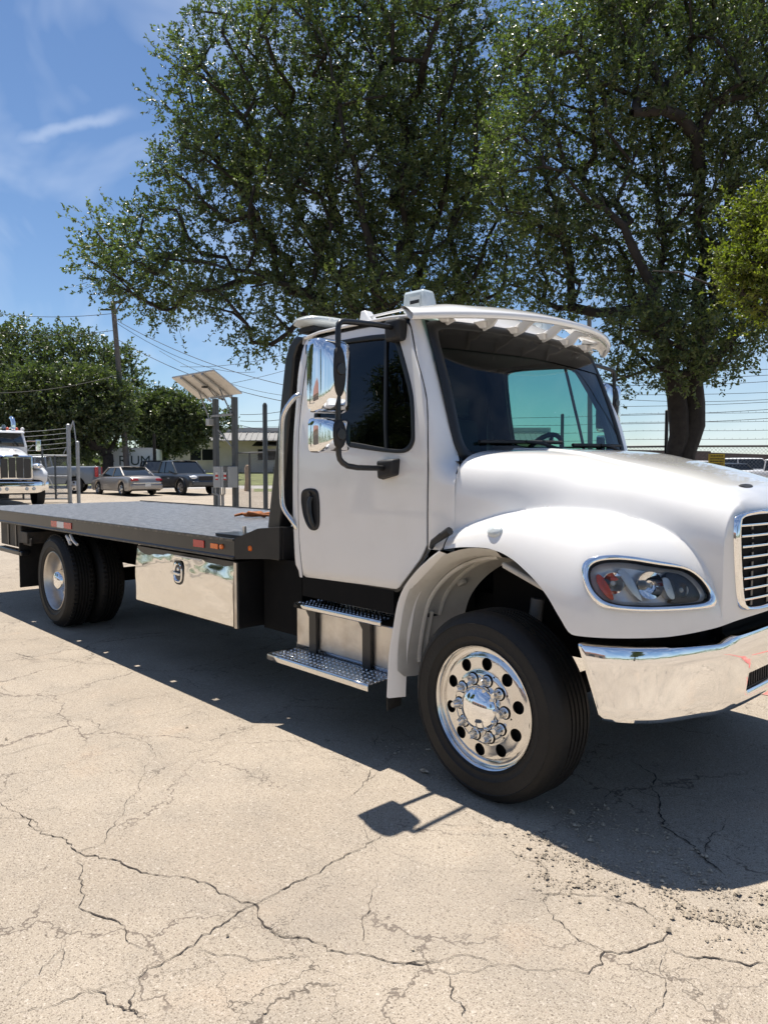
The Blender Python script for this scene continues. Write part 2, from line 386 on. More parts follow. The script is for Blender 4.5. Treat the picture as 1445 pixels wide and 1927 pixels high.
# cracks that can be told apart: ragged dirt-filled ribbons, wide and narrow by turns
zA = lambda q: onZ(q[0] / 1.993, 1480 + q[1] / 1.993)
zB = lambda q: onZ(720 + q[0] / 1.993, 1430 + q[1] / 1.993)
zC = lambda q: onZ(q[0] / 2.408, 920 + q[1] / 2.408)
zD = lambda q: onZ(480 + q[0] / 2.89, 980 + q[1] / 2.89)
cracks = [
 (zA, 9, [(-20, 50), (60, 100), (150, 155), (230, 200), (290, 240), (340, 258), (460, 290), (560, 335), (720, 355), (850, 400), (940, 445), (990, 520), (1060, 560), (1150, 585), (1230, 630), (1390, 640), (1445, 655), (1590, 665), (1660, 650)]),
 (zA, 5, [(-20, 110), (50, 122), (120, 150), (160, 175)]),
 (zA, 6, [(290, 262), (305, 330), (330, 400), (325, 450), (370, 480), (440, 510), (500, 580), (545, 605), (590, 632)]),
 (zA, 3, [(0, 365), (150, 320), (290, 265), (370, 210), (430, 140), (470, 60), (530, 10)]),
 (zA, 6, [(20, 870), (150, 825), (270, 785), (310, 765), (460, 735), (580, 670), (690, 615), (800, 530), (930, 455), (1060, 410), (1150, 350), (1250, 285), (1390, 205), (1445, 175)]),
 (zA, 4, [(700, 622), (830, 635), (930, 655), (1060, 640), (1200, 630)]),
 (zA, 3, [(350, 485), (240, 575), (150, 690), (40, 800)]),
 (zA, 6, [(460, 735), (480, 800), (510, 850), (560, 890)]),
 (zA, 8, [(310, 765), (400, 790), (440, 820), (480, 845), (550, 885)]),
 (zA, 4, [(1390, 635), (1385, 540), (1410, 430), (1430, 330)]),
 (zA, 3, [(1360, 60), (1370, 170), (1390, 205), (1440, 270)]),
 (zA, 4, [(1300, 60), (1320, 45), (1360, 0), (1400, -60)]),
 (zA, 2.5, [(250, 575), (250, 650), (300, 750)]),
 (zA, 2.5, [(940, 450), (960, 500), (1010, 540), (1060, 575), (1140, 590)]),
 (zB, 6, [(0, 758), (80, 755), (210, 740), (300, 738), (360, 765), (430, 785)]),
 (zB, 6, [(150, 775), (240, 800), (300, 805), (480, 795), (600, 805), (760, 808), (800, 775), (840, 735), (900, 730), (1000, 695), (1050, 660), (1060, 610)]),
 (zB, 6, [(1060, 610), (1020, 590), (970, 560), (840, 515), (720, 500), (620, 505), (600, 530), (640, 580), (700, 650), (780, 695), (840, 738)]),
 (zB, 5, [(225, 790), (240, 820), (280, 890), (320, 960), (325, 1000)]),
 (zB, 5, [(1060, 690), (1080, 730), (1080, 800), (1060, 880), (1000, 950), (975, 1000)]),
 (zB, 9, [(1060, 690), (1140, 740), (1200, 735), (1240, 740), (1350, 775), (1470, 780)]),
 (zB, 6, [(540, 485), (600, 490), (620, 500), (700, 488)]),
 (zB, 5, [(460, 320), (540, 370), (620, 400), (600, 440), (612, 500)]),
 (zB, 13, [(930, 0), (1010, 70), (1030, 160), (1050, 240), (1120, 290), (1200, 350), (1230, 380), (1300, 440)]),
 (zB, 5, [(1230, 385), (1215, 310), (1250, 270), (1290, 200)]),
 (zB, 5, [(870, 80), (840, 130), (820, 175)]),
 (zB, 4, [(870, 80), (960, 120), (1030, 150), (1120, 140), (1230, 150)]),
 (zB, 2.5, [(0, 345), (110, 380), (200, 405), (330, 420), (490, 415)]),
 (zB, 2.5, [(840, 880), (900, 920), (950, 960)]),
 (zB, 4, [(195, 235), (300, 245), (360, 262), (430, 240)]),
 (zC, 3.5, [(-20, 1220), (450, 1095), (930, 965), (1350, 870)]),
 (zC, 4, [(-20, 1008), (130, 1003), (300, 1030), (420, 1050), (470, 1080), (520, 1095)]),
 (zC, 3, [(470, 1120), (600, 1130), (680, 1165), (690, 1230), (660, 1290), (640, 1360), (580, 1430)]),
 (zC, 5, [(50, 740), (150, 765), (290, 775), (400, 790), (560, 800), (700, 830), (860, 870), (900, 905), (1000, 915)]),
 (zC, 3, [(0, 885), (60, 930), (105, 950)]),
 (zC, 2.5, [(1160, 1275), (1260, 1300), (1400, 1360)]),
 (zC, 3, [(1330, 1100), (1350, 1150), (1430, 1170)]),
 (zD, 6, [(600, 1430), (650, 1340), (690, 1325), (760, 1290), (860, 1300)]),
 (zD, 5, [(640, 1240), (740, 1110), (800, 1150), (850, 1190), (920, 1215)]),
 (zD, 5, [(700, 1330), (740, 1270), (860, 1230)]),
]
for fn, w, pts in cracks:
    P = np.array([fn(q)[:2] for q in pts]); P = resample(P, max(24, int(np.linalg.norm(np.diff(P, axis=0), axis=1).sum() / .018)))
    n = len(P); d = np.gradient(P, axis=0); d /= np.linalg.norm(d, axis=1)[:, None] + 1e-9; nn = np.stack([-d[:, 1], d[:, 0]], 1)
    def walk(k, a):
        e = rng.normal(0, 1, n); ker = np.hanning(k * 2 + 1); return np.convolve(e, ker / np.sqrt((ker ** 2).sum()), 'same') * a
    P = P + nn * (walk(8, .010) + walk(3, .006) + walk(1, .004))[:, None]
    wd = w * .00023 * np.clip(1 + walk(5, .40) + walk(1, .40), .38, 3.0); wd *= np.clip(np.minimum(np.arange(n), np.arange(n)[::-1]) / 6, .15, 1)
    a = P + nn * wd[:, None]; b = P - nn * (wd * rng.uniform(.5, 1.4, n))[:, None]
    m = MB(); m.grid([[(*a[i], .0035), (*b[i], .0035)] for i in range(n)])
    m.build('crack', CRACK, ground, smooth=0, fixn=False)

# loose gravel where the slab has broken up, sparse grains elsewhere
STONE = mat('gravel_stone', (.37, .31, .235), .9, var=.6, vscale=45)
def inpoly(px, py, poly):
    c = np.zeros(len(px), bool); j = len(poly) - 1
    for i in range(len(poly)):
        xi, yi = poly[i]; xj, yj = poly[j]
        c ^= ((yi > py) != (yj > py)) & (px < (xj - xi) * (py - yi) / (yj - yi + 1e-12) + xi); j = i
    return c
polys = [([(975, 1560), (1060, 1590), (1180, 1640), (1290, 1655), (1445, 1670), (1470, 1775), (1330, 1745), (1240, 1705), (1150, 1680), (1030, 1670)], 1100, .85), ([(930, 1530), (1060, 1570), (1200, 1620), (1445, 1650), (1500, 1800), (1330, 1790), (1180, 1720), (1000, 1690)], 900, .7),
         ([(1010, 1500), (1130, 1510), (1240, 1550), (1380, 1650), (1230, 1650), (1110, 1600)], 800, .85),
         ([(690, 1390), (800, 1400), (930, 1470), (880, 1500), (760, 1450)], 350, .8),
         ([(1260, 1690), (1330, 1700), (1440, 1760), (1330, 1775)], 160, 1.2),
         ([(-50, 1330), (1500, 1330), (1500, 1940), (-50, 1940)], 260, .6)]
V = []; F = []
base = np.array([(1, 0, 0), (0, 1, 0), (-1, 0, 0), (0, -1, 0), (0, 0, 1), (0, 0, -.6)], float)
bf = [(0, 1, 4), (1, 2, 4), (2, 3, 4), (3, 0, 4), (1, 0, 5), (2, 1, 5), (3, 2, 5), (0, 3, 5)]
for poly, cnt, k in polys:
    W = np.array([onZ(*q)[:2] for q in poly]); lo, hi = W.min(0), W.max(0); got = 0
    while got < cnt:
        q = rng.uniform(lo, hi, (4000, 2)); q = q[inpoly(q[:, 0], q[:, 1], [tuple(w) for w in W])]; cl_ = np.sin(q[:, 0] * 23 + 3 * np.sin(q[:, 1] * 17)) + np.sin(q[:, 1] * 29 + 2 * np.sin(q[:, 0] * 13)); q = q[rng.uniform(-1.6, 1.6, len(q)) < cl_][:cnt - got]
        for x, y in q:
            s_ = k * .0034 * math.exp(rng.normal(0, .62)); th = rng.uniform(0, 2 * PI)
            v = base * rng.uniform(.6, 1.3, (6, 3)) * np.array([s_, s_, s_ * .7]); c_, s2 = math.cos(th), math.sin(th)
            v = np.stack([v[:, 0] * c_ - v[:, 1] * s2, v[:, 0] * s2 + v[:, 1] * c_, v[:, 2]], 1) + (x, y, s_ * .4 + .003)
            bi = len(V); V.extend(map(tuple, v)); F.extend([tuple(i + bi for i in f) for f in bf])
        got += len(q)
gm = MB(); gm.v = V; gm.f = F; gm.m = [0] * len(F)
tag(gm.build('gravel', STONE, None, smooth=0, fixn=False), 'loose gravel where the concrete has crumbled', kind='stuff')
# red painted line on the yard beyond the truck
REDP = mat('worn_red_paint', (.46, .11, .10), .8, dirt=(.48, .38, .30), dscale=14, damt=.9)
m = MB(); m.grid([[(x, 1.66, .004), (x, 1.80, .004)] for x in np.linspace(-6, 5, 12)])
tag(m.build('painted_line', REDP, None, smooth=0), 'worn red painted line on the concrete beyond the truck', kind='structure')
# ------------------------------------------------------------------ the tow truck
truck = empty('tow_truck', (0, 0, 0), 0, 'white flatbed tow truck with chrome bumper and black deck in the foreground', 'tow truck')
def pchip(xs, ys):
    xs = np.array(xs, float); ys = np.array(ys, float); h = np.diff(xs); d = np.diff(ys) / h; m = np.zeros(len(xs))
    for i in range(1, len(xs) - 1):
        if d[i - 1] * d[i] > 0:
            w1 = 2 * h[i] + h[i - 1]; w2 = h[i] + 2 * h[i - 1]; m[i] = (w1 + w2) / (w1 / d[i - 1] + w2 / d[i])
    m[0] = d[0]; m[-1] = d[-1]
    def f(x):
        x = np.clip(np.asarray(x, float), xs[0], xs[-1]); i = np.clip(np.searchsorted(xs, x) - 1, 0, len(h) - 1)
        t = (x - xs[i]) / h[i]
        return ys[i] * (2 * t**3 - 3 * t**2 + 1) + h[i] * m[i] * (t**3 - 2 * t**2 + t) + ys[i + 1] * (-2 * t**3 + 3 * t**2) + h[i] * m[i + 1] * (t**3 - t**2)
    return f
def sstep(a, b, x): t = np.clip((x - a) / (b - a), 0, 1); return t * t * (3 - 2 * t)

# ---- hood with the two front fenders, lofted section by section
plan = chaikin([(-.27, 1.125), (-.1, 1.145), (.1, 1.16), (.3, 1.17), (.45, 1.175), (.555, 1.165), (.65, 1.12), (.765, 1.01), (.855, .87), (.925, .68), (.965, .5), (.992, .26), (1.0, 0)], 3, False)
plan = resample(plan, 150)
zc_ = pchip([-.3, -.05, .13, .35, .5, .64, .77, .88, .94, .975, 1.0], [1.722, 1.716, 1.70, 1.658, 1.628, 1.594, 1.555, 1.515, 1.475, 1.44, 1.385])
hw_ = pchip([-.3, -.1, .1, .3, .6, .85, 1.0], [1.035, 1.0, .93, .85, .735, .66, .62])
zr_ = pchip([-.3, -.1, .04, .25, .36, .47, .57, .68, .76, .85, .92, .96, 1.0], [1.305, 1.378, 1.41, 1.424, 1.418, 1.407, 1.388, 1.35, 1.305, 1.22, 1.11, 1.03, .99])
lip_ = pchip([-.3, -.243, -.111, .013, .099, .182, .262, .34, .401, .46, .519, .54, .8, .92, .96, 1.0], [1.198, 1.211, 1.231, 1.237, 1.227, 1.201, 1.158, 1.105, 1.048, .974, .908, .905, .907, .925, .945, .96])
n_ = pchip([-.3, -.05, .3, 1.0], [7.5, 6.0, 4.4, 4.6]); mf_ = pchip([-.3, .1, .6, 1.0], [5.0, 3.6, 2.5, 2.5])
secs = []
for x, w in plan:
    w = max(w, .004); t = np.linspace(0, 1, 900); y = w * (1 - (1 - t) ** 2.6)
    hwx = min(float(hw_(x)), w); zb = 1.10; n = float(n_(x)); zc = float(zc_(x))
    q = np.clip(y / hwx, 0, 1); zh = zb + (zc - zb) * np.power(np.clip(1 - q ** n, 0, 1), 1 / n); zh = np.where(y > hwx, zb - .25, zh)
    zh = zh + .011 * (1 - sstep(.50 - .05 * x, .535 - .05 * x, y)) * sstep(1.0, .9, x)
    y0 = max(w - .40, 0.0); zl = .895; m_ = float(mf_(x)); zr = float(zr_(x))
    qf = np.clip((y - y0) / (w - y0), 0, 1); zf = zl + (zr - zl) * np.power(np.clip(1 - qf ** m_, 0, 1), 1 / m_)
    k = .075; hh = np.clip(.5 + .5 * (zh - zf) / k, 0, 1); z = zf * (1 - hh) + zh * hh + k * hh * (1 - hh)
    lp = float(lip_(x)); ok = z > lp; P = np.stack([np.full(ok.sum(), x), -y[ok], z[ok]], 1)
    P = np.vstack([P, [[x, P[-1, 1], lp]]])
    secs.append(resample(P, 170))
hb = MB(); hb.grid(secs)
hv, hf = list(hb.v), list(hb.f)
BV = BVHTree.FromPolygons([Vector(v) for v in hv], hf)
hz = lambda L_: [(1070 + x / 3.853, 1020 + y / 3.853) for x, y in L_]
ho = chaikin(hz([(85, 215), (95, 150), (150, 110), (290, 92), (450, 105), (650, 140), (780, 160), (900, 215), (1000, 310), (1060, 400), (1065, 460), (1030, 485), (800, 505), (500, 512), (260, 490), (180, 440), (120, 350)]), 2)
hi_ = chaikin(hz([(145, 220), (170, 170), (260, 140), (420, 140), (650, 180), (830, 200), (930, 265), (1000, 360), (1005, 420), (950, 445), (700, 465), (450, 465), (280, 440), (200, 380), (155, 300)]), 2)
def topx(P):
    q = np.asarray(P) - CAM; z = q @ FW; return 722.5 + FPX * (q @ RT) / z, 963.5 - FPX * (q @ CU) / z
VV = np.array(hb.v); cen_ = np.array([VV[list(f)].mean(0) for f in hb.f]); cu_, cv_ = topx(cen_)
omid = [tuple(.35 * np.array(a_) + .65 * np.array(b_)) for a_, b_ in zip(by_angle(ho, np.mean(np.array(hi_), 0), 120), by_angle(hi_, np.mean(np.array(hi_), 0), 120))]
keep_ = ~(inpoly(cu_, cv_, omid) & (cen_[:, 1] < -.3)); hb.f = [f for f, k_ in zip(hb.f, keep_) if k_]; hb.m = [0] * len(hb.f)
ret = [[s[-1], s[-1] + np.array([-.004, .006, .010]), s[-1] + np.array([-.01, .05, .012])] for s in secs]
hb.grid(ret)
hood = hb.build('hood', WHITE, truck, smooth=50, mirror=True)
m = MB(); m.grid([[p + np.array([-.016, .006, -.004]), p + np.array([.004, .006, -.004])] for p in secs[0][60:]]); m.build('hood_seam_shade', GASKET, hood); m.v = [(x, -y, z) for x, y, z in m.v]; m.build('hood_seam_shade', GASKET, hood)  # dark strip along the hood's rear edge, stands in for gap shade
def hit(u, v, off=0.0):
    loc, nrm, i, d = BV.ray_cast(Vector(CAM), Vector(ray(u, v)).normalized())
    if loc is None: return None
    if nrm.dot(Vector(ray(u, v))) > 0: nrm = -nrm
    return loc, nrm
def conform(pts, off):
    out = []
    for q in pts:
        h = hit(*q)
        if h is None: continue
        out.append(h[0] + h[1] * off)
    return out
def ringpts(outer, inner, ts_offs, n):
    """rings between two pixel outlines laid on the body: [(t, offset), ...]"""
    c = np.mean(np.array(inner), 0); O = by_angle(outer, c, n); I = by_angle(inner, c, n); G = []
    for t, off in ts_offs:
        row = conform(list(I + (O - I) * t), off); G.append(row + [row[0]])
    return G

REFL = mat('lamp_reflector', (.80, .81, .83), .25, .25, bump=.5, bscale=10)
# ---- headlights
hcx = np.mean(np.array(hi_), 0)
def add_lamp(sgn):
    def bld(mb, name, mt, par, **k):
        if sgn > 0:
            mb.v = [(x, -y, z) for x, y, z in mb.v]; mb.f = [tuple(reversed(f)) for f in mb.f]
        return mb.build(name, mt, par, **k)
    m = MB(); m.grid(ringpts(ho, hi_, [(1.0, -.002), (.93, .010), (.75, .017), (.45, .019), (.15, .014), (0, .006)], 120))
    lamp = bld(m, 'headlight', CHROME, truck, smooth=60)
    m = MB(); m.grid(ringpts(ho, hi_, [(.10, .014), (.0, .0135), (-.06, .008), (-.07, -.01)], 120)); bld(m, 'lamp_seal', GASKET, lamp)
    n = 96; I = by_angle(hi_, hcx, n); G = []
    for t, o in ((1.02, .004), (1.0, -.012), (.95, -.034), (.85, -.046), (.6, -.050), (.3, -.052), (.03, -.052)):
        row = conform(list(hcx + (I - hcx) * t), o); G.append(row + [row[0]])
    m = MB(); m.grid(G); bld(m, 'lamp_bowl', REFL, lamp, smooth=40)
    def fin(name, L_, mt, top, bot=-.07):
        P = chaikin(hz(L_), 2); c = np.mean(np.array(P), 0); mb = MB(); G = []
        for t, o in ((1.0, bot), (1.0, top - .004), (.96, top), (.5, top + .001), (.05, top + .001)):
            row = conform([c + (np.array(p) - c) * t for p in P], o); G.append(row + [row[0]])
        mb.grid(G); return bld(mb, name, mt, lamp, smooth=40)
    def cup(u, v, r_, d0=-.05, d1=-.010):
        h = hit(1070 + u / 3.853, 1020 + v / 3.853); c, nr = h[0], (h[1] * .45 + Vector((.80, -.60, .02)) * .55).normalized(); t1 = Vector((0, 0, 1)); t1 = (t1 - nr * t1.dot(nr)).normalized(); t2 = nr.cross(t1); mb = MB(); G = []
        for k in np.linspace(.12, 1, 9): G.append([c + nr * (d0 + (d1 - d0) * k * k) + t1 * (r_ * k * math.cos(q)) + t2 * (r_ * k * math.sin(q)) for q in np.linspace(0, 2 * PI, 33)])
        G.append([c + nr * (d1 - .012) + t1 * (r_ * 1.04 * math.cos(q)) + t2 * (r_ * 1.04 * math.sin(q)) for q in np.linspace(0, 2 * PI, 33)])
        mb.grid(G); cp = bld(mb, 'reflector_cup', CHROME, lamp, smooth=60)
        mb = MB(); mb.tube([c + nr * d0, c + nr * (d0 + .03), c + nr * (d0 + .038)], [.010, .011, .004], 10); bld(mb, 'bulb', FOG, lamp)
    cup(600, 315, .058); cup(330, 300, .045)
    fin('lamp_shroud', [(705, 205), (830, 215), (920, 275), (985, 365), (985, 415), (940, 435), (745, 452), (780, 410), (745, 300)], DARK, -.022)
    cup(835, 350, .030, -.05, -.014)
    fin('side_reflector', [(190, 235), (215, 222), (255, 255), (310, 345), (338, 425), (300, 420), (240, 360), (200, 290)], REDAMB, -.014)
    fin('turn_lamp', [(302, 245), (350, 232), (388, 262), (350, 272), (312, 285)], REDAMB, -.03)
    fin('divider', [(345, 195), (405, 188), (470, 265), (520, 370), (550, 442), (500, 412), (430, 330), (380, 250)], ALUB, -.010)
    fin('divider', [(675, 255), (730, 248), (762, 330), (787, 418), (742, 418), (702, 345)], ALUB, -.010)
    G = []
    for t, o in ((1.01, .005), (.85, .010), (.6, .013), (.3, .015), (.02, .015)):
        row = conform(list(hcx + (I - hcx) * t), o); G.append(row + [row[0]])
    m = MB(); m.grid(G); bld(m, 'lamp_lens', LENS, lamp, smooth=60)
add_lamp(-1); add_lamp(1)
# fender marker lamp (near and far side)
for sg in (-1, 1):
    lo, nr = hit(931.5, 1000); m = MB(); t1 = Vector((1, 0, 0)); t1 = (t1 - nr * t1.dot(nr)).normalized(); t2 = nr.cross(t1)
    G = []
    for r, o in ((1.0, -.004), (.98, .006), (.8, .014), (.45, .019), (.05, .021)):
        G.append([lo + nr * o + t1 * (.044 * r * math.cos(a)) + t2 * (.032 * r * math.sin(a)) for a in np.linspace(0, 2 * PI, 29)])
    m.grid(G)
    if sg > 0: m.v = [(x, -y, z) for x, y, z in m.v]
    m.build('marker_lamp', FOG, truck)
# hood vent insert
pv = chaikin([(1385, 914), (1400, 911), (1412, 912), (1418, 917), (1400, 918.5)], 2)
m = MB(); pc = np.mean(np.array(pv), 0); G = []
for t, o in ((1, .001), (.9, .004), (.04, .003)):
    row = conform([pc + (p - pc) * t for p in pv], o); G.append(row + [row[0]])
m.grid(G); m.build('hood_vent', BLACKM, truck)

# ---- grille on the nose
def nose(y, z):
    loc, nrm, i, d = BV.ray_cast(Vector((2, -abs(y), z)), Vector((-1, 0, 0)))
    if loc is None: return Vector((.95, y, z)), Vector((1, 0, 0))
    if nrm.x < 0: nrm = -nrm
    n = Vector((nrm.x, nrm.y * (1 if y < 0 else -1), nrm.z)); return Vector((loc.x, y, z)), n
gout = chaikin([(-.585, 1.385), (-.50, 1.425), (0, 1.435), (.50, 1.425), (.585, 1.385), (.545, 1.02), (.49, .972), (0, .97), (-.49, .972), (-.545, 1.02)], 2)
gout = resample(gout, 110, True); gc = np.array([0, 1.2])
def gring(ts_offs):
    G = []
    for t, o in ts_offs:
        row = []
        for q in gout:
            dq = q - gc; ln = np.linalg.norm(dq); p = gc + dq * (1 - t / ln); a, n = nose(*p); row.append(a + n * o)
        G.append(row + [row[0]])
    return G
m = MB(); m.grid(gring([(0, -.003), (.004, .012), (.016, .020), (.030, .018), (.040, .006), (.045, -.01)])); grille = m.build('grille', CHROME, truck, smooth=60)
m = MB(); G = gring([(.01, .003), (.06, .003), (.12, .003), (.17, .003)]); m.grid(G); m.add([tuple(p) for p in G[-1][:-1]], [tuple(range(len(G[-1]) - 1))])
G = []
for y in np.linspace(-.42, .42, 31): G.append([nose(y, z)[0] + nose(y, z)[1] * .0025 for z in np.linspace(1.05, 1.35, 8)])
m.grid(G); m.build('grille_backing', VOID, grille)
for z in np.linspace(1.035, 1.365, 8):
    hwz = .50 + .045 * (z - 1.0) / .4; m = MB(); G = []
    for y in np.linspace(-hwz, hwz, 31):
        a, n = nose(y, z); n = Vector((n.x, n.y, 0)).normalized()
        G.append([a + n * .004 + Vector((0, 0, -.006)), a + n * .016 + Vector((0, 0, -.005)), a + n * .018, a + n * .016 + Vector((0, 0, .005)), a + n * .004 + Vector((0, 0, .006))])
    m.grid(G); m.build('grille_slat', CHROME, grille, smooth=50)
for y in np.linspace(-.44, .44, 7):
    m = MB()
    for zz in np.linspace(1.0, 1.34, 9):
        a, n = nose(y, zz + .018); m.box(a.x + .004, a.x + .010, y - .011, y + .011, zz + .004, zz + .03)
    m.build('grille_clip', BLACK, grille)

# ---- bumper
bp = resample(chaikin([(.535, 1.143), (.63, 1.118), (.755, 1.045), (.85, .945), (.93, .795), (.985, .66), (1.0, .5), (1.003, .25), (1.005, 0)], 2, False), 60)
rowsz = [(.07, .866), (.022, .868), (.006, .864), (.0, .853), (.006, .79), (.017, .70), (.028, .615), (.034, .57), (.044, .549), (.062, .541), (.11, .541)]
tang = np.gradient(bp, axis=0); tang /= np.linalg.norm(tang, axis=1)[:, None]
G = []
for (x, w), (tx, tw) in zip(bp, tang):
    row = []
    for ins, z in rowsz:
        k = max(0, 1 - (x - .535) / .4); sl = (.868 - z) / .33 * .105 * k ** 1.0
        nx, ny = -tw, tx                                   # outward normal in (x, w)
        if nx * .5 + ny < 0: nx, ny = -nx, -ny
        row.append((x - nx * ins + sl, -(w - ny * ins) , z + .022 * sstep(.72, .60, w) * (z > .83)))
    G.append(row)
bm_ = MB(); a, b = len(G), len(rowsz)
fs = []
for i in range(a - 1):
    for j in range(b - 1):
        if j == 5 and bp[i][1] < .46: continue
        fs.append((i * b + j, i * b + j + 1, (i + 1) * b + j + 1, (i + 1) * b + j))
bm_.add([p for r_ in G for p in r_], fs)
bumper = bm_.build('bumper', CHROME, truck, smooth=45, mirror=True, solid=.006)
m = MB()
for y in np.arange(-.42, .425, .028): m.box(.955, .965, y - .005, y + .005, .618, .70)
m.box(.953, .967, -.46, .46, .612, .624); m.box(.953, .967, -.46, .46, .692, .704); m.build('bumper_grid', BLACKM, bumper)
m = MB(); m.hexa([(.50, -1.0, .87), (.72, -.93, .87), (.72, .93, .87), (.50, 1.0, .87), (.50, -1.0, .93), (.74, -.93, .93), (.74, .93, .93), (.50, 1.0, .93)]); m.box(.6, .9, -.55, .55, .80, .95); m.build('bumper_bracket', VOID, truck)

NUT = mat('satin_nut_cover', (.80, .79, .77), .24, 1.0)
# ---- wheels (outer face towards -Y, origin at the outer rim lip centre)
yd_ = pchip([.10, .125, .165, .18, .20, .25, .268, .282, .292, .30], [.004, .004, .006, .014, .016, .020, .030, .030, .008, .0])
def make_tyre(Rr=.462, hollow=.25, lug=False):
    out = [(.288, .02), (.297, .010), (.312, .001), (.316, -.004), (.321, -.002), (.345, -.013), (.349, -.0165), (.354, -.0145), (.385, -.018), (.408, -.0155), (.411, -.019), (.416, -.0135), (.43, -.008), (.44, .004), (.453, .018), (Rr - .001, .034)]
    tr = []
    for gpos in (.075, .105, .135, .165, .195): tr += [(Rr + .002, gpos - .0058), (Rr - .012, gpos - .0045), (Rr - .012, gpos + .0045), (Rr + .002, gpos + .0058)]
    inn = [(r, .25 - h) for r, h in reversed(out)]
    m = MB(); m.lathe(out + tr + inn, (0, 0, 0), 'Y', 96)
    if lug:
        for i in range(60):
            th = 2 * PI * i / 60
            for h0, h1 in ((.03, .068), (.182, .22)):
                c, s_ = math.cos(th), math.sin(th); d = .010
                p = [Vector((c * r - s_ * q, h, s_ * r + c * q)) for r in (Rr - .02, Rr + .006) for (q, h) in ((-d, h0), (d, h0), (d, h1), (-d, h1))]
                m.hexa(p)
    return m
def front_wheel():
    m = MB()
    m.lathe([(.30, .0), (.302, .006), (.299, .012), (.292, .03), (.286, .05), (.284, .24)], (0, 0, 0), 'Y', 96)
    rs = np.linspace(.268, .30, 9); m.lathe([(r, float(yd_(r))) for r in rs], (0, 0, 0), 'Y', 96)
    m.lathe([(r, float(yd_(r))) for r in np.linspace(.10, .172, 10)], (0, 0, 0), 'Y', 96)
    H = 10; hr = .031; rc = .2155
    for k in range(H):
        th0 = 2 * PI * (k + .35) / H; da = PI / H; n = 40; G = []
        for t in (0, .35, .7, 1.0):
            row = []
            for i in range(n + 1):
                a = 2 * PI * i / n; ca, sa = math.cos(a), math.sin(a)
                s_ = min(((.268 - rc) if ca > 0 else (rc - .172)) / max(abs(ca), 1e-6), da * rc / max(abs(sa), 1e-6))
                rr = rc + ca * (hr + (s_ - hr) * t); tt = th0 + sa * (hr + (s_ - hr) * t) / rc
                row.append((rr * math.cos(tt), float(yd_(rr)), rr * math.sin(tt)))
            G.append(row)
        G = [[(p[0], p[1] + .012, p[2]) for p in G[0]], [(p[0], p[1] + .003, p[2]) for p in G[0]]] + G
        m.grid(G)
    rim = m.build('front_wheel', ALU, truck, smooth=35)
    make_tyre().build('tyre', RUBBER, rim, smooth=50)
    m = MB(); m.lathe([(.02, .05), (.28, .05)], (0, 0, 0), 'Y', 48); m.lathe([(.28, .05), (.28, .22)], (0, 0, 0), 'Y', 48); m.build('brake_drum', VOID, rim)
    m = MB(); m.lathe([(.113, .006), (.111, -.010), (.106, -.024), (.098, -.036), (.086, -.047), (.070, -.056), (.052, -.063), (.033, -.0675), (.016, -.0695), (.001, -.070)], (0, 0, 0), 'Y', 64); m.build('hub_cap', CHROME, rim, smooth=80)
    for k in range(10):
        a = 2 * PI * (k + .1) / 10; m = MB(); c = (.1425 * math.cos(a), 0, .1425 * math.sin(a))
        m.lathe([(.027, .008), (.027, -.002), (.0215, -.006), (.0205, -.026), (.015, -.040), (.012, -.049), (.0001, -.050)], c, 'Y', 12); m.build('lug_nut', NUT, rim, smooth=50); m = MB(); m.lathe([(.0325, .002), (.0325, -.0005), (.026, -.0008)], (c[0], .004, c[2]), 'Y', 20); m.build('nut_dark_ring', VOID, rim)  # dark ring painted round each nut, standing in for its reflection
    return rim
fwl = front_wheel(); fwl.location = (0, -1.13, .458); fwl.rotation_euler = (0, 0, R(-1.5))
fwr = copy_tree(fwl, truck); fwr.location = (0, 1.13, .458); fwr.rotation_euler = (0, 0, PI)
def rear_wheel():
    m = MB()
    m.lathe([(.302, .012), (.302, .002), (.297, .0), (.292, .004), (.288, .02), (.272, .05), (.262, .09), (.258, .13), (.235, .15), (.19, .145), (.15, .14), (.10, .14)], (0, 0, 0), 'Y', 80)
    rim = m.build('rear_wheel', ALUB, truck, smooth=45)
    make_tyre(.474, lug=True).build('tyre', RUBBER, rim, smooth=50)
    t2 = make_tyre(.474, lug=True); t2.v = [(x, y + .30, z) for x, y, z in t2.v]; t2.build('tyre', RUBBER, rim, smooth=50)
    m = MB(); m.lathe([(.115, .145), (.105, .10), (.10, .04), (.085, .02), (.05, .008), (.001, .005)], (0, 0, 0), 'Y', 48); m.build('hub_cap', CHROME, rim, smooth=45)
    m = MB(); m.lathe([(.29, .2), (.28, .3), (.28, .5), (.1, .55)], (0, 0, 0), 'Y', 40); m.build('brake_drum', VOID, rim)
    for k in range(10):
        a = 2 * PI * k / 10; m = MB(); c = (.143 * math.cos(a), .14, .143 * math.sin(a)); m.lathe([(.02, .0), (.018, -.03), (.0001, -.035)], c, 'Y', 8); m.build('lug_nut', ALUB, rim, smooth=25)
    return rim
rw = rear_wheel(); rw.location = (-5.58, -1.16, .472)
rw2 = copy_tree(rw, truck); rw2.location = (-5.58, 1.16, .472); rw2.rotation_euler = (0, 0, PI)

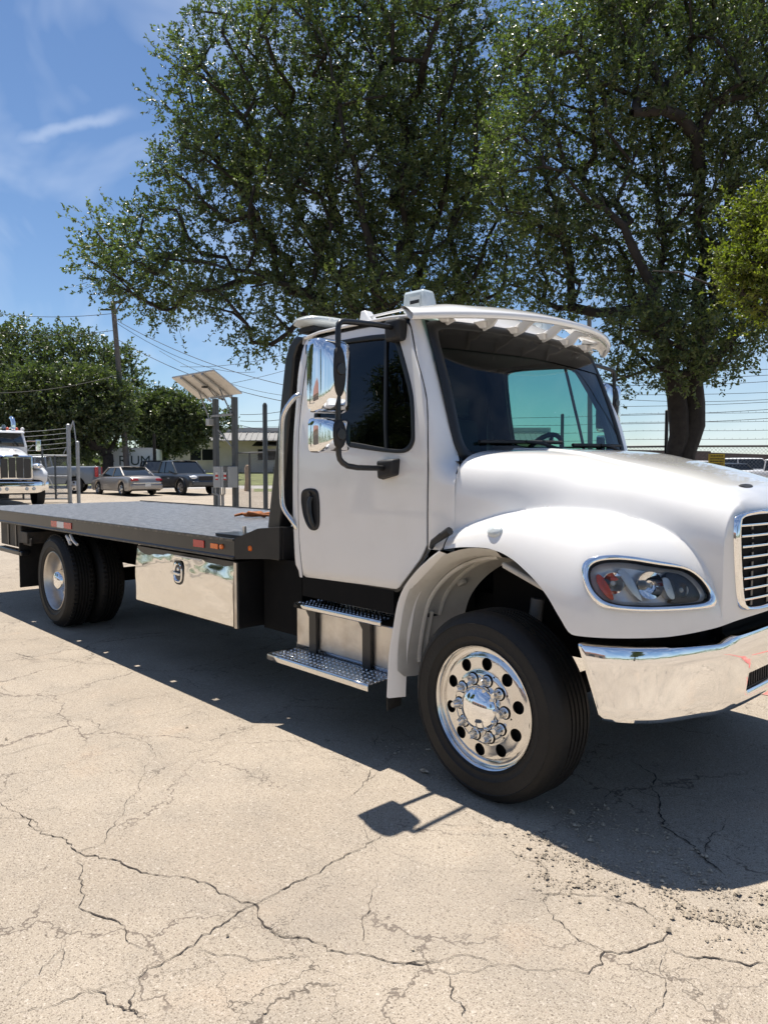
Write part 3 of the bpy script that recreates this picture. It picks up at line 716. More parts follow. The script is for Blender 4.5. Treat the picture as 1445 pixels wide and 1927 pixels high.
# ---- cab
YS = pchip([.85, .95, 1.1, 1.4, 1.7, 1.8, 2.1, 2.3, 2.44, 2.6], [1.012, 1.024, 1.035, 1.042, 1.036, 1.028, .978, .942, .912, .88])
DOOR = [(-.715, 2.43), (-.692, 2.405), (-.607, 2.215), (-.534, 2.077), (-.49, 1.974), (-.465, 1.855), (-.450, 1.70), (-.446, 1.563), (-.447, 1.30), (-.449, 1.202), (-.497, 1.129), (-.571, 1.052), (-.675, .950), (-.70, .938), (-.959, .933), (-1.53, .917), (-1.555, .93), (-1.573, 1.165), (-1.575, 1.554), (-1.585, 1.788), (-1.605, 2.026), (-1.612, 2.25), (-1.60, 2.40), (-1.575, 2.445), (-1.433, 2.458), (-1.154, 2.462), (-.865, 2.458), (-.76, 2.452)]
WIN = chaikin([(-1.44, 2.36), (-1.40, 2.392), (-1.215, 2.395), (-.903, 2.381), (-.832, 2.366), (-.781, 2.339), (-.728, 2.249), (-.619, 2.044), (-.585, 1.941), (-.559, 1.80), (-.559, 1.76), (-.585, 1.725), (-.64, 1.708), (-.786, 1.72), (-1.074, 1.758), (-1.33, 1.790), (-1.39, 1.80), (-1.43, 1.84)], 2)
WC = (-1.0, 2.05); ND = 260
Dp = by_angle(DOOR, WC, ND); Wp = by_angle(WIN, WC, ND)
def side(sg, P, off=0.0): return [(x, sg * (float(YS(z)) + off), z) for x, z in P]
def close(rw_): return rw_ + [rw_[0]]
def shrink(P, d):
    v = P - np.array(WC); l_ = np.linalg.norm(v, axis=1)[:, None]; return np.array(WC) + v * (1 - d / l_)
for sg in (-1, 1):
    m = MB(); G = [close(side(sg, shrink(Wp, -.004), -.03)), close(side(sg, shrink(Wp, -.004), -.004))]
    for t in np.linspace(0, 1, 15)[0:]: G.append(close(side(sg, shrink(Wp, -.010) + (shrink(Dp, .008) - shrink(Wp, -.010)) * t, .0 if t < 1 else -.001)))
    G.append(close(side(sg, shrink(Dp, .004), -.006))); G.append(close(side(sg, shrink(Dp, .004), -.05)))
    m.grid(G); door = m.build('door', WHITE, truck, smooth=50)
    m = MB(); m.grid([close(side(sg, shrink(Dp, d), -.007)) for d in (.008, -.014)]); m.build('door_seam_shade', GASKET, door)  # dark strip behind the door seam: gap shade put into the colour
    m = MB(); m.grid([close(side(sg, Wp + (Dp - Wp) * t, -.055)) for t in np.linspace(-.02, .97, 8)]); m.build('door_lining', TRIM, door)
    m = MB(); m.grid([close(side(sg, shrink(Wp, d), o)) for d, o in ((-.016, -.001), (-.012, .006), (.004, .007), (.014, .004), (.016, -.012))]); m.build('window_seal', GASKET, door)
    m = MB(); m.grid([close(side(sg, np.array(WC) + (Wp - np.array(WC)) * t, -.010)) for t in (.99, .75, .5, .25, .01)]); m.build('window_pane', GL_DARK if sg < 0 else GL_FAR, door, smooth=60)
    m = MB(); m.grid([[(x_, sg * (float(YS(z)) + o), z) for x_, o in ((x - .011, -.009), (x - .009, .001), (x + .009, .001), (x + .011, -.009))] for x, z in zip(np.linspace(-.883, -.769, 12), np.linspace(2.38, 1.722, 12))]); m.build('window_divider', GASKET, door)
    # recessed handle
    H_ = by_angle(chaikin([(-1.50, 1.492), (-1.536, 1.47), (-1.536, 1.40), (-1.51, 1.30), (-1.46, 1.235), (-1.405, 1.227), (-1.358, 1.25), (-1.350, 1.32), (-1.352, 1.42), (-1.368, 1.487), (-1.43, 1.497)], 2), (-1.445, 1.37), 60)
    hc = np.array((-1.445, 1.37))
    m = MB(); m.grid([close(side(sg, hc + (H_ - hc) * t, o)) for t, o in ((1.0, -.002), (.985, .006), (.93, .010), (.82, .009), (.78, .003), (.7, .0015), (.05, .0015))]); hd = m.build('door_handle', BLACKM, door, smooth=50)
    m = MB(); m.tube([(-1.43, sg * (YS(1.43) + .002), 1.44), (-1.435, sg * (YS(1.4) + .014), 1.41), (-1.43, sg * (YS(1.35) + .016), 1.34), (-1.415, sg * (YS(1.3) + .012), 1.28), (-1.41, sg * (YS(1.27) - .004), 1.255)], .017, 8); m.build('grip', BLACK, hd)
    m = MB(); m.lathe([(.016, .0), (.014, .004), (.001, .004)] if sg > 0 else [(.016, .0), (.014, -.004), (.001, -.004)], (-1.45, sg * (YS(1.455) + .010), 1.458), 'Y', 16); m.build('lock', BLACK, hd)
    # rear pillar and back corner
    xr = pchip([.9, .93, 1.165, 1.554, 1.788, 2.026, 2.25, 2.40, 2.47], [-1.565, -1.565, -1.578, -1.58, -1.59, -1.61, -1.618, -1.61, -1.585])
    xb = pchip([.9, .95, 1.0, 1.16, 1.67, 2.03, 2.27, 2.42, 2.48], [-1.605, -1.61, -1.64, -1.642, -1.645, -1.672, -1.695, -1.685, -1.65])
    m = MB(); G = []
    for z in np.linspace(.917, 2.475, 40):
        w = float(YS(z)); a, b = float(xr(z)), float(xb(z)); b = min(b, a - .03)
        G.append([(a, sg * (w - .03), z), (a, sg * (w - .003), z), (a - .004, sg * w, z), (b + .022, sg * w, z), (b + .006, sg * (w - .006), z), (b, sg * (w - .022), z), (b - .004, sg * (w - .08), z), (b - .006, sg * .45, z), (b - .006, 0, z)])
    m.grid(G); m.build('cab_back', WHITE, truck, smooth=50)
    # windscreen pillar and cowl side
    xd = pchip(*zip(*sorted([(z, x) for x, z in [(-.715, 2.44), (-.692, 2.405), (-.607, 2.215), (-.534, 2.077), (-.49, 1.974), (-.465, 1.855), (-.450, 1.70), (-.446, 1.563), (-.447, 1.30), (-.449, 1.19)]])))
    m = MB(); G = []
    for z in np.linspace(1.19, 2.46, 46):
        w = float(YS(z)); D_ = Vector((float(xd(z)) + .008, -w, z))
        t = sstep(1.54, 1.68, z); ex = -.36 - .27 * (z - 1.68) / .74; ey = -.890 + .03 * (z - 1.68) / .74
        W_ = Vector(((1 - t) * (-.262) + t * ex, (1 - t) * (-1.03) + t * ey, z)); Cn = Vector((D_.x + (W_.x - D_.x) * .80, -w - .004, z))
        row = [Vector((D_.x, -w + .03, z)), Vector((D_.x, -w + .003, z))]
        for s_ in np.linspace(.02, 1, 10): row.append(D_ * (1 - s_) ** 2 + Cn * 2 * s_ * (1 - s_) + W_ * s_ ** 2)
        row.append(W_ + Vector((-.03, .03, 0)))
        G.append([(p.x, p.y * -sg, p.z) for p in row])
    m.grid(G); m.build('windscreen_pillar', WHITE, truck, smooth=50)
    # cab floor side (dark sill)
    m = MB(); m.box(-1.56, -.72, sg * 1.0 - .02, sg * 1.0 + .02, .80, .93); m.build('sill', VOID, truck)
def wsx(y, z): return -.285 - .27 * (z - 1.68) / .74 - .075 * (y / .875) ** 2 + .02 * math.sin(PI * np.clip((z - 1.66) / .78, 0, 1))
wso = chaikin([(-.845, 2.395), (-.80, 2.435), (-.4, 2.452), (0, 2.455), (.4, 2.452), (.80, 2.435), (.845, 2.395), (.862, 2.1), (.880, 1.80), (.870, 1.70), (.82, 1.662), (.4, 1.652), (0, 1.65), (-.4, 1.652), (-.82, 1.662), (-.870, 1.70), (-.880, 1.80), (-.862, 2.1)], 2)
wso = resample(wso, 200, True); wsc = np.array([0, 2.05])
def wsring(ts_offs):
    G = []
    for t, o in ts_offs:
        row = []
        for q in wso:
            p = np.array([q[0] * (1 - t / .87), wsc[1] + (q[1] - wsc[1]) * (1 - t / .4)]); row.append((wsx(*p) + o, p[0], p[1] + o * .35))
        G.append(row + [row[0]])
    return G
m = MB(); m.grid(wsring([(0, .0), (.02, .0), (.1, 0), (.25, 0), (.38, 0)])); m.v = m.v
wsg = MB(); G = []
for y in np.linspace(-.885, .885, 41): G.append([(wsx(y, z), y, z) for z in np.linspace(1.63, 2.46, 21)])
wsg.grid(G); windscreen = wsg.build('windscreen', GL_FRONT, truck, smooth=70)
m = MB(); m.grid(wsring([(-.022, -.004), (-.016, .008), (.004, .013), (.022, .010), (.036, .004), (.038, -.004)])); m.build('windscreen_seal', GASKET, windscreen, smooth=60)
# roof, header
fr = lambda y: wsx(y, 2.46) - .012
m = MB(); G = []
for y in np.linspace(-1, 1, 61):
    yy = .915 * math.copysign(abs(y) ** .8, y); row = [(fr(yy) + .012, yy, 2.445), (fr(yy), yy, 2.462)]
    for t in np.linspace(.02, 1, 24):
        x = fr(yy) + (-1.675 - fr(yy)) * t
        e = (1 - (1 - min(1, t * 6)) ** 2) * (1 - max(0, (t - .86) / .14) ** 2.2)
        row.append((x, yy, 2.466 + .115 * (1 - abs(yy / .915) ** 2.6) * e + .014 * sstep(0, .1, t)))
    row.append((-1.685, yy, 2.43)); G.append(row)
m.grid(G); roof = m.build('roof', WHITE, truck, smooth=50)
for sg in (-1, 1):
    m = MB(); m.tube([(fr(.9) + .01, sg * .918, 2.462), (-.85, sg * .922, 2.478), (-1.2, sg * .922, 2.484), (-1.5, sg * .920, 2.482), (-1.66, sg * .91, 2.468)], .011, 8)
    m.build('drip_rail', WHITE, roof, smooth=60)
for k, (y0, y1) in enumerate(((-.55, -.50), (-.1, -.05), (.3, .35), (.62, .67))):
    m = MB(); m.box(-1.55, -.78, y0, y1, 2.572 - .03 * abs(y0 + .02), 2.588 - .03 * abs(y0 + .02)); m.build('roof_rib', WHITE, roof, bev=.006)
# sun visor: curved white blade carried on brackets in front of the roof
def vfx(y): return -.235 - .37 * (abs(y) / 1.0) ** 2.3
def vfz(y): return 2.482 - .030 * (abs(y)) ** 2
m = MB(); G = []
for y in np.linspace(-1.0, 1.0, 61):
    fx, fz = vfx(y), vfz(y); dep = .285 + .10 * sstep(.80, .95, abs(y)); bx = max(fx - dep, fr(min(abs(y), .915)) - .02); row = []
    bz = min(fz + .085 - .03 * sstep(.7, .95, abs(y)), 2.565)
    for t in np.linspace(0, 1, 9): row.append((bx + (fx - bx) * t, y, bz + (fz + .012 - bz) * t ** 1.8))
    row += [(fx + .010, y, fz + .004), (fx + .013, y, fz - .010), (fx + .008, y, fz - .024), (fx - .006, y, fz - .028), (fx - .02, y, fz - .018)]
    for t in np.linspace(1, 0, 7): row.append((bx + (fx - .03 - bx) * t, y, bz - .014 + (fz - .006 - bz + .014) * t ** 1.8))
    row.append(row[0]); G.append(row)
m.grid(G); vis = m.build('sun_visor', WHITE, truck, smooth=60)
for y in (-.72, -.43, -.15, .15, .43, .72):
    m = MB(); fx, fz = vfx(y), vfz(y); hx = fr(y)
    P = [(hx + .03, 2.425), (hx + .01, 2.475), (fx - .20, fz + .055), (fx - .09, fz + .012), (fx - .10, fz - .0), (fx - .17, fz + .012), (hx + .10, 2.445)]
    for dy in (0,): m.prism([(x, y - .012, z) for x, z in P], (0, .024, 0))
    # flared foot
    m.hexa([(hx + .02, y - .04, 2.440), (hx + .06, y - .02, 2.440), (hx + .06, y + .02, 2.440), (hx + .02, y + .04, 2.440), (hx, y - .07, 2.478), (hx + .07, y - .035, 2.482), (hx + .07, y + .035, 2.482), (hx, y + .07, 2.478)])
    m.build('visor_bracket', WHITE, vis, bev=.008)
# dark band behind the visor at the top of the glass
BAND = glass('shade_band', (.05, .046, .042), 1.5, .1)
m = MB(); G = []
for y in np.linspace(-.83, .83, 31): G.append([(wsx(y, z) + .006, y, z + .002) for z in np.linspace(2.30 - .02 * (abs(y)) , 2.435, 6)])
m.grid(G); m.build('shade_band', BAND, windscreen)
m = MB(); m.grid([[(wsx(y, 1.66) - .03, y, 1.668), (wsx(y, 1.66) + .03, y, 1.652), (-.20, y, 1.640)] for y in np.linspace(-.93, .93, 21)]); m.build('cowl_panel', BLACKM, truck)
for sg in (-1, 1):
    m = MB(); m.grid([[(-.375, sg * .86, z + .02), (-.30, sg * .93, z), (-.255, sg * 1.015, z - .03)] for z in np.linspace(1.2, 1.655, 8)]); m.build('cowl_side', WHITE, truck)
# wipers
for y0, y1, zz in ((-.02, -.74, 0), (.80, .10, 0)):
    m = MB(); p = lambda y, z, o: (wsx(y, z) + o, y, z)
    m.tube([p(y0 + .22, 1.665, .03), p(y0 + .1, 1.70, .045), p((y0 + y1) / 2 + .12, 1.765, .04), p((y0 + y1) / 2, 1.772, .03)], [.016, .014, .010, .008], 8)
    m.tube([p(y, 1.763 + .012 * (y - y1) / (y0 - y1), .020) for y in np.linspace(y0, y1, 12)], .011, 6)
    m.build('wiper', BLACKM, windscreen)
# interior
m = MB(); G = []
for y in np.linspace(-.96, .96, 33):
    hmp = .085 * math.exp(-((y - .45) / .22) ** 4) + .02 * math.exp(-((y + .3) / .4) ** 2)
    G.append([(-.30, y, 1.60), (-.36, y, 1.655), (-.50, y, 1.665 + hmp * .5), (-.66, y, 1.665 + hmp), (-.74, y, 1.64 + hmp), (-.78, y, 1.56), (-.72, y, 1.35), (-.60, y, 1.20)])
m.grid(G); m.build('dashboard', TRIM, truck, smooth=50)
m = MB(); c = Vector((-.80, .48, 1.66)); nrm = Vector((-.86, 0, .51)).normalized(); u1 = Vector((0, 1, 0)); u2 = nrm.cross(u1)
m.tube([c + (u1 * math.cos(a) + u2 * math.sin(a)) * .225 for a in np.linspace(0, 2 * PI, 40, endpoint=False)], .017, 8, closed=True)
for a in (.2, PI - .2, -PI / 2): m.tube([c + (u1 * math.cos(a) + u2 * math.sin(a)) * .215, c - nrm * .03], .014, 6)
m.tube([c - nrm * .02, c - nrm * .25], .03, 8); m.build('steering_wheel', TRIM, truck, smooth=60)
for y in (-.48, .48):
    m = MB(); m.hexa([(-1.45, y - .25, 1.22), (-.98, y - .25, 1.22), (-.98, y + .25, 1.22), (-1.45, y + .25, 1.22), (-1.45, y - .25, 1.36), (-.95, y - .25, 1.40), (-.95, y + .25, 1.40), (-1.45, y + .25, 1.36)])
    m.hexa([(-1.60, y - .24, 1.32), (-1.44, y - .24, 1.32), (-1.44, y + .24, 1.32), (-1.60, y + .24, 1.32), (-1.64, y - .22, 2.0), (-1.53, y - .22, 2.0), (-1.53, y + .22, 2.0), (-1.64, y + .22, 2.0)])
    m.box(-1.63, -1.54, y - .13, y + .13, 2.02, 2.18); m.build('seat', SEAT, truck, bev=.03)
m = MB(); m.box(-1.62, -.55, -.97, .97, .90, .96); m.box(-1.63, -1.625, -.93, .93, .95, 2.42)
m.hexa([(-1.62, -.84, 2.41), (-.72, -.84, 2.41), (-.72, .84, 2.41), (-1.62, .84, 2.41), (-1.62, -.80, 2.43), (-.75, -.80, 2.43), (-.75, .80, 2.43), (-1.62, .80, 2.43)])
m.box(-.56, -.52, -.95, .95, .80, 1.60); m.build('cab_lining', TRIM, truck)
# ---- mirrors
for sg in (-1, 1):
    m = MB(); ax, ay = -.745, 1.40
    def S_(x, y, z): return (x, sg * y, z)
    pts = [S_(-.771, .925, 2.40), S_(-.765, 1.05, 2.405), S_(-.755, 1.34, 2.388), S_(-.748, 1.39, 2.375), S_(ax, ay, 2.33), S_(ax, ay, 1.70), S_(-.742, 1.39, 1.655), S_(-.735, 1.33, 1.622), S_(-.725, 1.12, 1.618), S_(-.722, 1.06, 1.622)]
    P = chaikin(pts, 1, False); m.tube(P, .0155, 10); arm = m.build('mirror_arm', BLACK, truck, smooth=60)
    m = MB(); m.box(-.83, -.71, sg * .955 - .04, sg * .955 + .04, 2.33, 2.455); m.build('mirror_mount', BLACKM, arm, bev=.02)
    m = MB(); m.hexa([S_(-.80, 1.03, 1.55), S_(-.66, 1.03, 1.58), S_(-.66, 1.10, 1.58), S_(-.77, 1.10, 1.56), S_(-.80, 1.03, 1.665), S_(-.65, 1.03, 1.675), S_(-.65, 1.10, 1.665), S_(-.78, 1.10, 1.66)]); m.build('mirror_mount', BLACKM, arm, bev=.012)
    def housing(z0, z1, name, dep):
        m = MB(); G = []; y0, y1 = 1.295, 1.53; yc, zc = (y0 + y1) / 2, (z0 + z1) / 2; a, b = (y1 - y0) / 2, (z1 - z0) / 2
        for s_, o in ((1.0, -.075), (1.0, -.062), (1.0, -.03), (.975, -.008), (.92, .008), (.8, .020), (.5, .031), (.02, .035)):
            row = []
            for th in np.linspace(0, 2 * PI, 65):
                c_, n_2 = math.cos(th), math.sin(th); e = 2 / 7.0
                row.append(S_(-.765 + o * dep, yc + a * s_ * math.copysign(abs(c_) ** e, c_), zc + b * s_ * math.copysign(abs(n_2) ** e, n_2)))
            G.append(row)
        m.grid(G); h_ = m.build(name, CHROME, truck, smooth=50)
        m = MB(); m.hexa([S_(-.835, y0 + .01, z0 + .012), S_(-.825, y0 + .01, z0 + .012), S_(-.825, y1 - .01, z0 + .012), S_(-.835, y1 - .01, z0 + .012), S_(-.835, y0 + .01, z1 - .012), S_(-.825, y0 + .01, z1 - .012), S_(-.825, y1 - .01, z1 - .012), S_(-.835, y1 - .01, z1 - .012)]); m.build('mirror_glass', CHROME, h_)
        m = MB(); zz = 2.12 if z0 > 1.8 else 1.795; hh = .13 if z0 > 1.8 else .075
        G = []
        for s_, o in ((1, -.03), (1, .008), (.85, .016), (.4, .019), (.02, .02)): G.append([S_(-.738 + o, ay + .042 * s_ * math.cos(t), zz + hh * s_ * math.sin(t)) for t in np.linspace(0, 2 * PI, 33)])
        m.grid(G); m.build('mirror_clamp', BLACKM, h_, smooth=50)
        m = MB(); m.tube([S_(-.735, ay, zz + (0 if z0 < 1.8 else .01)), S_(-.712, ay, zz + (0 if z0 < 1.8 else .01))], .031, 16); m.build('clamp_knob', BLACK, h_, bev=.004)
    housing(1.905, 2.292, 'mirror_housing', 1.0); housing(1.697, 1.882, 'mirror_housing', .9)
    # grab handle behind the door
    m = MB(); m.tube(chaikin([S_(-1.605, 1.005, 2.09), S_(-1.61, 1.04, 2.075), S_(-1.68, 1.075, 1.98), S_(-1.695, 1.08, 1.88), S_(-1.70, 1.08, 1.42), S_(-1.68, 1.075, 1.35), S_(-1.61, 1.05, 1.27), S_(-1.60, 1.035, 1.235)], 2, False), .0165, 10); m.build('grab_handle', ALU, truck, smooth=60)
# ---- fender extension, liner and latch behind the front wheel
LIPX = [(-.649, .366), (-.640, .50), (-.632, .619), (-.598, .759), (-.571, .887), (-.528, .978), (-.453, 1.062), (-.361, 1.138), (-.262, 1.200)]
for sg in (-1, 1):
    C = resample(chaikin(LIPX, 2, False), 30); m = MB(); G = []
    for i, (x, z) in enumerate(C):
        t = i / 29.0; nx, nz_ = (-1 + .35 * t, .1 + .9 * t)
        G.append([(x + nx * .012, sg * 1.03, z + nz_ * .05), (x + nx * .012, sg * 1.10, z + nz_ * .022), (x + nx * .004, sg * 1.135, z + nz_ * .004), (x, sg * 1.142, z), (x + .012, sg * 1.138, z - .004), (x + .055 - .02 * t, sg * 1.075, z - .028 * t), (x + .065 - .02 * t, sg * 1.06, z - .03 * t)])
    m.grid(G); ext = m.build('fender_extension', WHITE, truck, smooth=50)
    AR = chaikin([(-.575, .47), (-.572, .62), (-.535, .80), (-.50, .91), (-.43, 1.0), (-.33, 1.085), (-.2, 1.15), (-.05, 1.185), (.08, 1.18)], 2, False)
    AR = resample(AR, 40); m = MB(); G = []
    for x, z in AR: G.append([(x - .012, sg * 1.118, z + .05), (x - .004, sg * 1.075, z + .012), (x + .006, sg * 1.0, z + .004), (x + .012, sg * .90, z + .01), (x + .02, sg * .78, z - .005), (x + .06, sg * .70, z - .02)])
    m.grid(G); lin = m.build('fender_liner', WHITE_IN, truck, smooth=50)
    for k, (yy, i0, i1) in enumerate(((.98, 3, 36), (.86, 12, 34), (.93, 2, 14))):
        m = MB(); m.tube([(AR[i][0] + .014, sg * yy, AR[i][1] - .004) for i in range(i0, i1)], .012, 6); m.build('liner_rib', WHITE_IN, lin)
    m = MB(); m.tube([(AR[20][0] + .02, sg * .80, AR[20][1] - .03), (AR[20][0] + .0, sg * .80, AR[20][1])], .03, 14); m.build('liner_boss', WHITE_IN, lin, bev=.006)
    m = MB(); m.hexa([(.06, sg * 1.06, 1.14), (.36, sg * 1.06, 1.03), (.36, sg * .74, 1.03), (.06, sg * .74, 1.14), (.06, sg * 1.06, 1.17), (.36, sg * 1.06, 1.06), (.36, sg * .74, 1.06), (.06, sg * .74, 1.17)]); m.build('hood_stay', WHITE_IN, truck, bev=.01)
    m = MB(); m.hexa([(-.655, sg * 1.138, .29), (-.645, sg * 1.138, .29), (-.62, sg * 1.06, .31), (-.63, sg * 1.06, .31), (-.655, sg * 1.138, .37), (-.645, sg * 1.138, .37), (-.61, sg * 1.06, .40), (-.62, sg * 1.06, .40)]); m.build('splash_flap', RUBBER, truck)
    m = MB(); m.tube([(-.40, sg * 1.055, 1.205), (-.36, sg * 1.085, 1.235), (-.28, sg * 1.115, 1.27), (-.215, sg * 1.12, 1.305)], [.014, .017, .019, .022], 8); m.tube([(-.36, sg * 1.10, 1.23), (-.27, sg * 1.13, 1.285)], .008, 6); m.build('hood_latch', BLACKM, truck, smooth=60)
# ---- steps
TREAD = plate('tread_plate_aluminium', (.60, .61, .63), .2, 1.0, .062, .35, 1.0)
for sg in (-1, 1):
    def Q(x, y, z): return (x, sg * y, z)
    m = MB(); m.box(-1.66, -.72, min(sg * .62, sg * .995), max(sg * .62, sg * .995), .46, .715); bx = m.build('step_box', ALUB, truck, bev=.008)
    for (x0, x1, y0, y1, zt, fl, nm_) in ((-1.68, -.722, .985, 1.205, .435, .042, 'lower_step'), (-1.62, -.80, .80, 1.035, .752, .034, 'upper_step')):
        m = MB(); m.add([Q(x0, y1, zt), Q(x1, y1, zt), Q(x1 - .015, y0, zt), Q(x0, y0, zt), Q(x0, y1, zt - .006), Q(x1, y1, zt - .006), Q(x1 - .015, y0, zt - .006), Q(x0, y0, zt - .006)], [(0, 1, 2, 3), (4, 5, 6, 7), (1, 2, 6, 5), (0, 3, 7, 4), (2, 3, 7, 6)])
        st = m.build(nm_, TREAD, truck, smooth=30)
        m = MB(); m.grid([[Q(x, y1, zt + .0005), Q(x, y1 + .007, zt - .004), Q(x, y1 + .010, zt - .012), Q(x, y1 + .010, zt - fl + .006), Q(x, y1 + .006, zt - fl)] for x in np.linspace(x0, x1, 8)]); m.build('step_nosing', ALU, st, smooth=60, solid=.003)
        m = MB(); m.grid([[Q(x, y0 - .002, zt), Q(x, y0 - .004, zt + .035), Q(x, y0 - .012, zt + .04)] for x in np.linspace(x0, x1 - .015, 4)]); m.build('step_kickplate', TREAD, st, solid=.003)
        m = MB()
        for i in range(24):
            for j in range(5):
                x = x0 + .03 + (x1 - x0 - .06) * i / 23 + (j % 2) * .016; y = y0 + .03 + (y1 - y0 - .05) * j / 4
                m.lathe([(.010, 0), (.007, .0045), (.0035, .0045), (.003, -.001)], Q(x, y, zt + .0004), 'Z', 8)
        o_ = m.build('grip_studs', ALU, st, smooth=30); tag(o_, kind='stuff')
    for x in (-1.46, -.95):
        m = MB(); m.hexa([Q(x - .035, 1.0, .44), Q(x + .035, 1.0, .44), Q(x + .035, 1.02, .44), Q(x - .035, 1.02, .44), Q(x - .035, 1.0, .72), Q(x + .035, 1.0, .72), Q(x + .035, 1.02, .72), Q(x - .035, 1.02, .72)]); m.hexa([Q(x - .075, 1.0, .722), Q(x + .035, 1.0, .722), Q(x + .035, 1.022, .722), Q(x - .075, 1.022, .722), Q(x - .034, 1.0, .67), Q(x + .034, 1.0, .67), Q(x + .034, 1.021, .67), Q(x - .034, 1.021, .67)]); m.build('step_bracket', BLACK, bx)
# ---- chassis
m = MB()
for sg in (-1, 1): m.box(-8.3, .75, sg * .39 - .04, sg * .39 + .04, .60, .86)
m.box(-.30, .85, -.66, .66, .80, 1.20); m.box(-1.5, -.3, -.55, .55, .55, .90); m.box(-2.1, -1.66, -.95, .95, .50, 1.0); m.box(-4.9, -2.1, .1, 1.05, .50, .98); m.box(-8.2, -1.9, -.45, .45, .86, 1.06)  # includes black boxes added to keep the space underneath dark
for x in np.arange(-8.2, -2.0, .42): m.box(x - .03, x + .03, -1.15, 1.15, 1.03, 1.09)
m.box(-.9, -.66, -.95, .95, .80, .94); chassis = m.build('chassis', VOID, truck)
m = MB(); m.tube([(0, -.9, .46), (0, -.5, .40), (0, .5, .40), (0, .9, .46)], .06, 10); m.tube([(-5.58, -.8, .472), (-5.58, .8, .472)], .075, 10); m.ball((-5.58, 0, .472), .24, .2, .22); m.tube([(-5.58, 0, .5), (-1.4, 0, .62)], .05, 8); m.build('axles', VOID, truck)
for sg in (-1, 1):
    m = MB(); m.tube([(.02, sg * .78, .55), (.05, sg * .74, .95)], .035, 10); m.tube([(.02, sg * .78, .62), (.03, sg * .765, .8)], .05, 10); m.build('shock_absorber', mat('shock_grey', (.12, .12, .12), .5) if sg < 0 else VOID, truck)
# ---- stainless tool box
def stainless():
    m, t, p = nm('rippled_stainless'); N = t.nodes.new; l = t.links.new
    p.inputs['Base Color'].default_value = (.86, .84, .80, 1); p.inputs['Metallic'].default_value = 1; p.inputs['Roughness'].default_value = .07
    tcn = N('ShaderNodeTexCoord'); mp_ = N('ShaderNodeMapping'); mp_.inputs['Scale'].default_value = (1.0, 1, 2.4); l(tcn.outputs['Object'], mp_.inputs[0])
    n = N('ShaderNodeTexNoise'); n.inputs['Scale'].default_value = 2.6; n.inputs['Detail'].default_value = 1.5; l(mp_.outputs[0], n.inputs['Vector'])
    b = N('ShaderNodeBump'); b.inputs['Strength'].default_value = .5; b.inputs['Distance'].default_value = .03; l(n.outputs[0], b.inputs['Height']); l(b.outputs[0], p.inputs['Normal']); return m
STEEL = stainless()
m = MB(); m.box(-3.72, -2.16, -1.125, -.62, .50, .975); tb = m.build('tool_box', BLACK, truck, bev=.006)
m = MB(); G = []
for x in np.linspace(-3.715, -2.20, 40):
    row = [(x, -1.122, .515), (x, -1.140, .515)]
    for z in np.linspace(.517, .948, 24):
        t = (z - .515) / .435; row.append((x, -1.143 + .018 * max(0, t - .60) ** 1.6 / .23 * (1 + .25 * math.sin(x * 5.0)) + .0022 * math.sin(x * 7.3 + 2 * math.sin(z * 9)) + .0016 * math.sin(z * 26 + x * 4 + 1.5 * math.sin(x * 11)), z))
    row += [(x, -1.118, .95)]; G.append(row)
m.grid(G); m.add(G[0], [tuple(range(len(G[0])))]); m.add(G[-1], [tuple(range(len(G[0])))]); m.build('tool_box_door', STEEL, tb, smooth=45)
m = MB(); m.box(-2.196, -2.16, -1.135, -1.12, .505, .965); m.build('tool_box_edge', ALUB, tb)
m = MB(); G = []
for s_, o in ((1, 0), (.98, -.010), (.86, -.013), (.78, -.004), (.70, .004), (.05, .004)): G.append([(-2.97 + .068 * s_ * math.copysign(abs(math.cos(a)) ** .7, math.cos(a)), -1.143 + o, .82 + .08 * s_ * math.copysign(abs(math.sin(a)) ** .7, math.sin(a))) for a in np.linspace(0, 2 * PI, 41)])
m.grid(G); la = m.build('latch', CHROME, tb, smooth=50); m = MB(); m.grid([[(-2.97 + .080 * s_ * math.copysign(abs(math.cos(a)) ** .7, math.cos(a)), -1.1455 - o, .82 + .094 * s_ * math.copysign(abs(math.sin(a)) ** .7, math.sin(a))) for a in np.linspace(0, 2 * PI, 41)] for s_, o in ((1, -.004), (1, .001), (.84, .001))]); m.build('latch_dark_ring', GASKET, la); m = MB(); m.grid([[(-2.97 + .052 * s_ * math.cos(a), -1.1475, .82 + .062 * s_ * math.sin(a)) for a in np.linspace(0, 2 * PI, 33)] for s_ in (1, .5, .02)]); m.build('latch_dark_disc', DARK, la); m = MB(); m.beam((-3.015, -1.156, .815), (-2.925, -1.156, .81), .022, .026, (0, 1, 0)); m.lathe([(.018, 0), (.015, -.008), (.001, -.008)], (-2.97, -1.144, .845), 'Y', 14); m.build('latch_grip', ALU, la, bev=.004)  # black ring for the chrome's missing dark reflection, dark disc for shade inside
m = MB(); m.tube([(-3.9, -.9, .92), (-3.74, -.9, .92)], .06, 12); m.box(-3.92, -3.74, -1.02, -.92, .86, .96); m.build('hydraulic_valve', ALUB, truck)
m = MB(); m.box(-3.0, -2.6, -1.16, -1.15, .945, .955); m.build('rag', WHREF, tb)
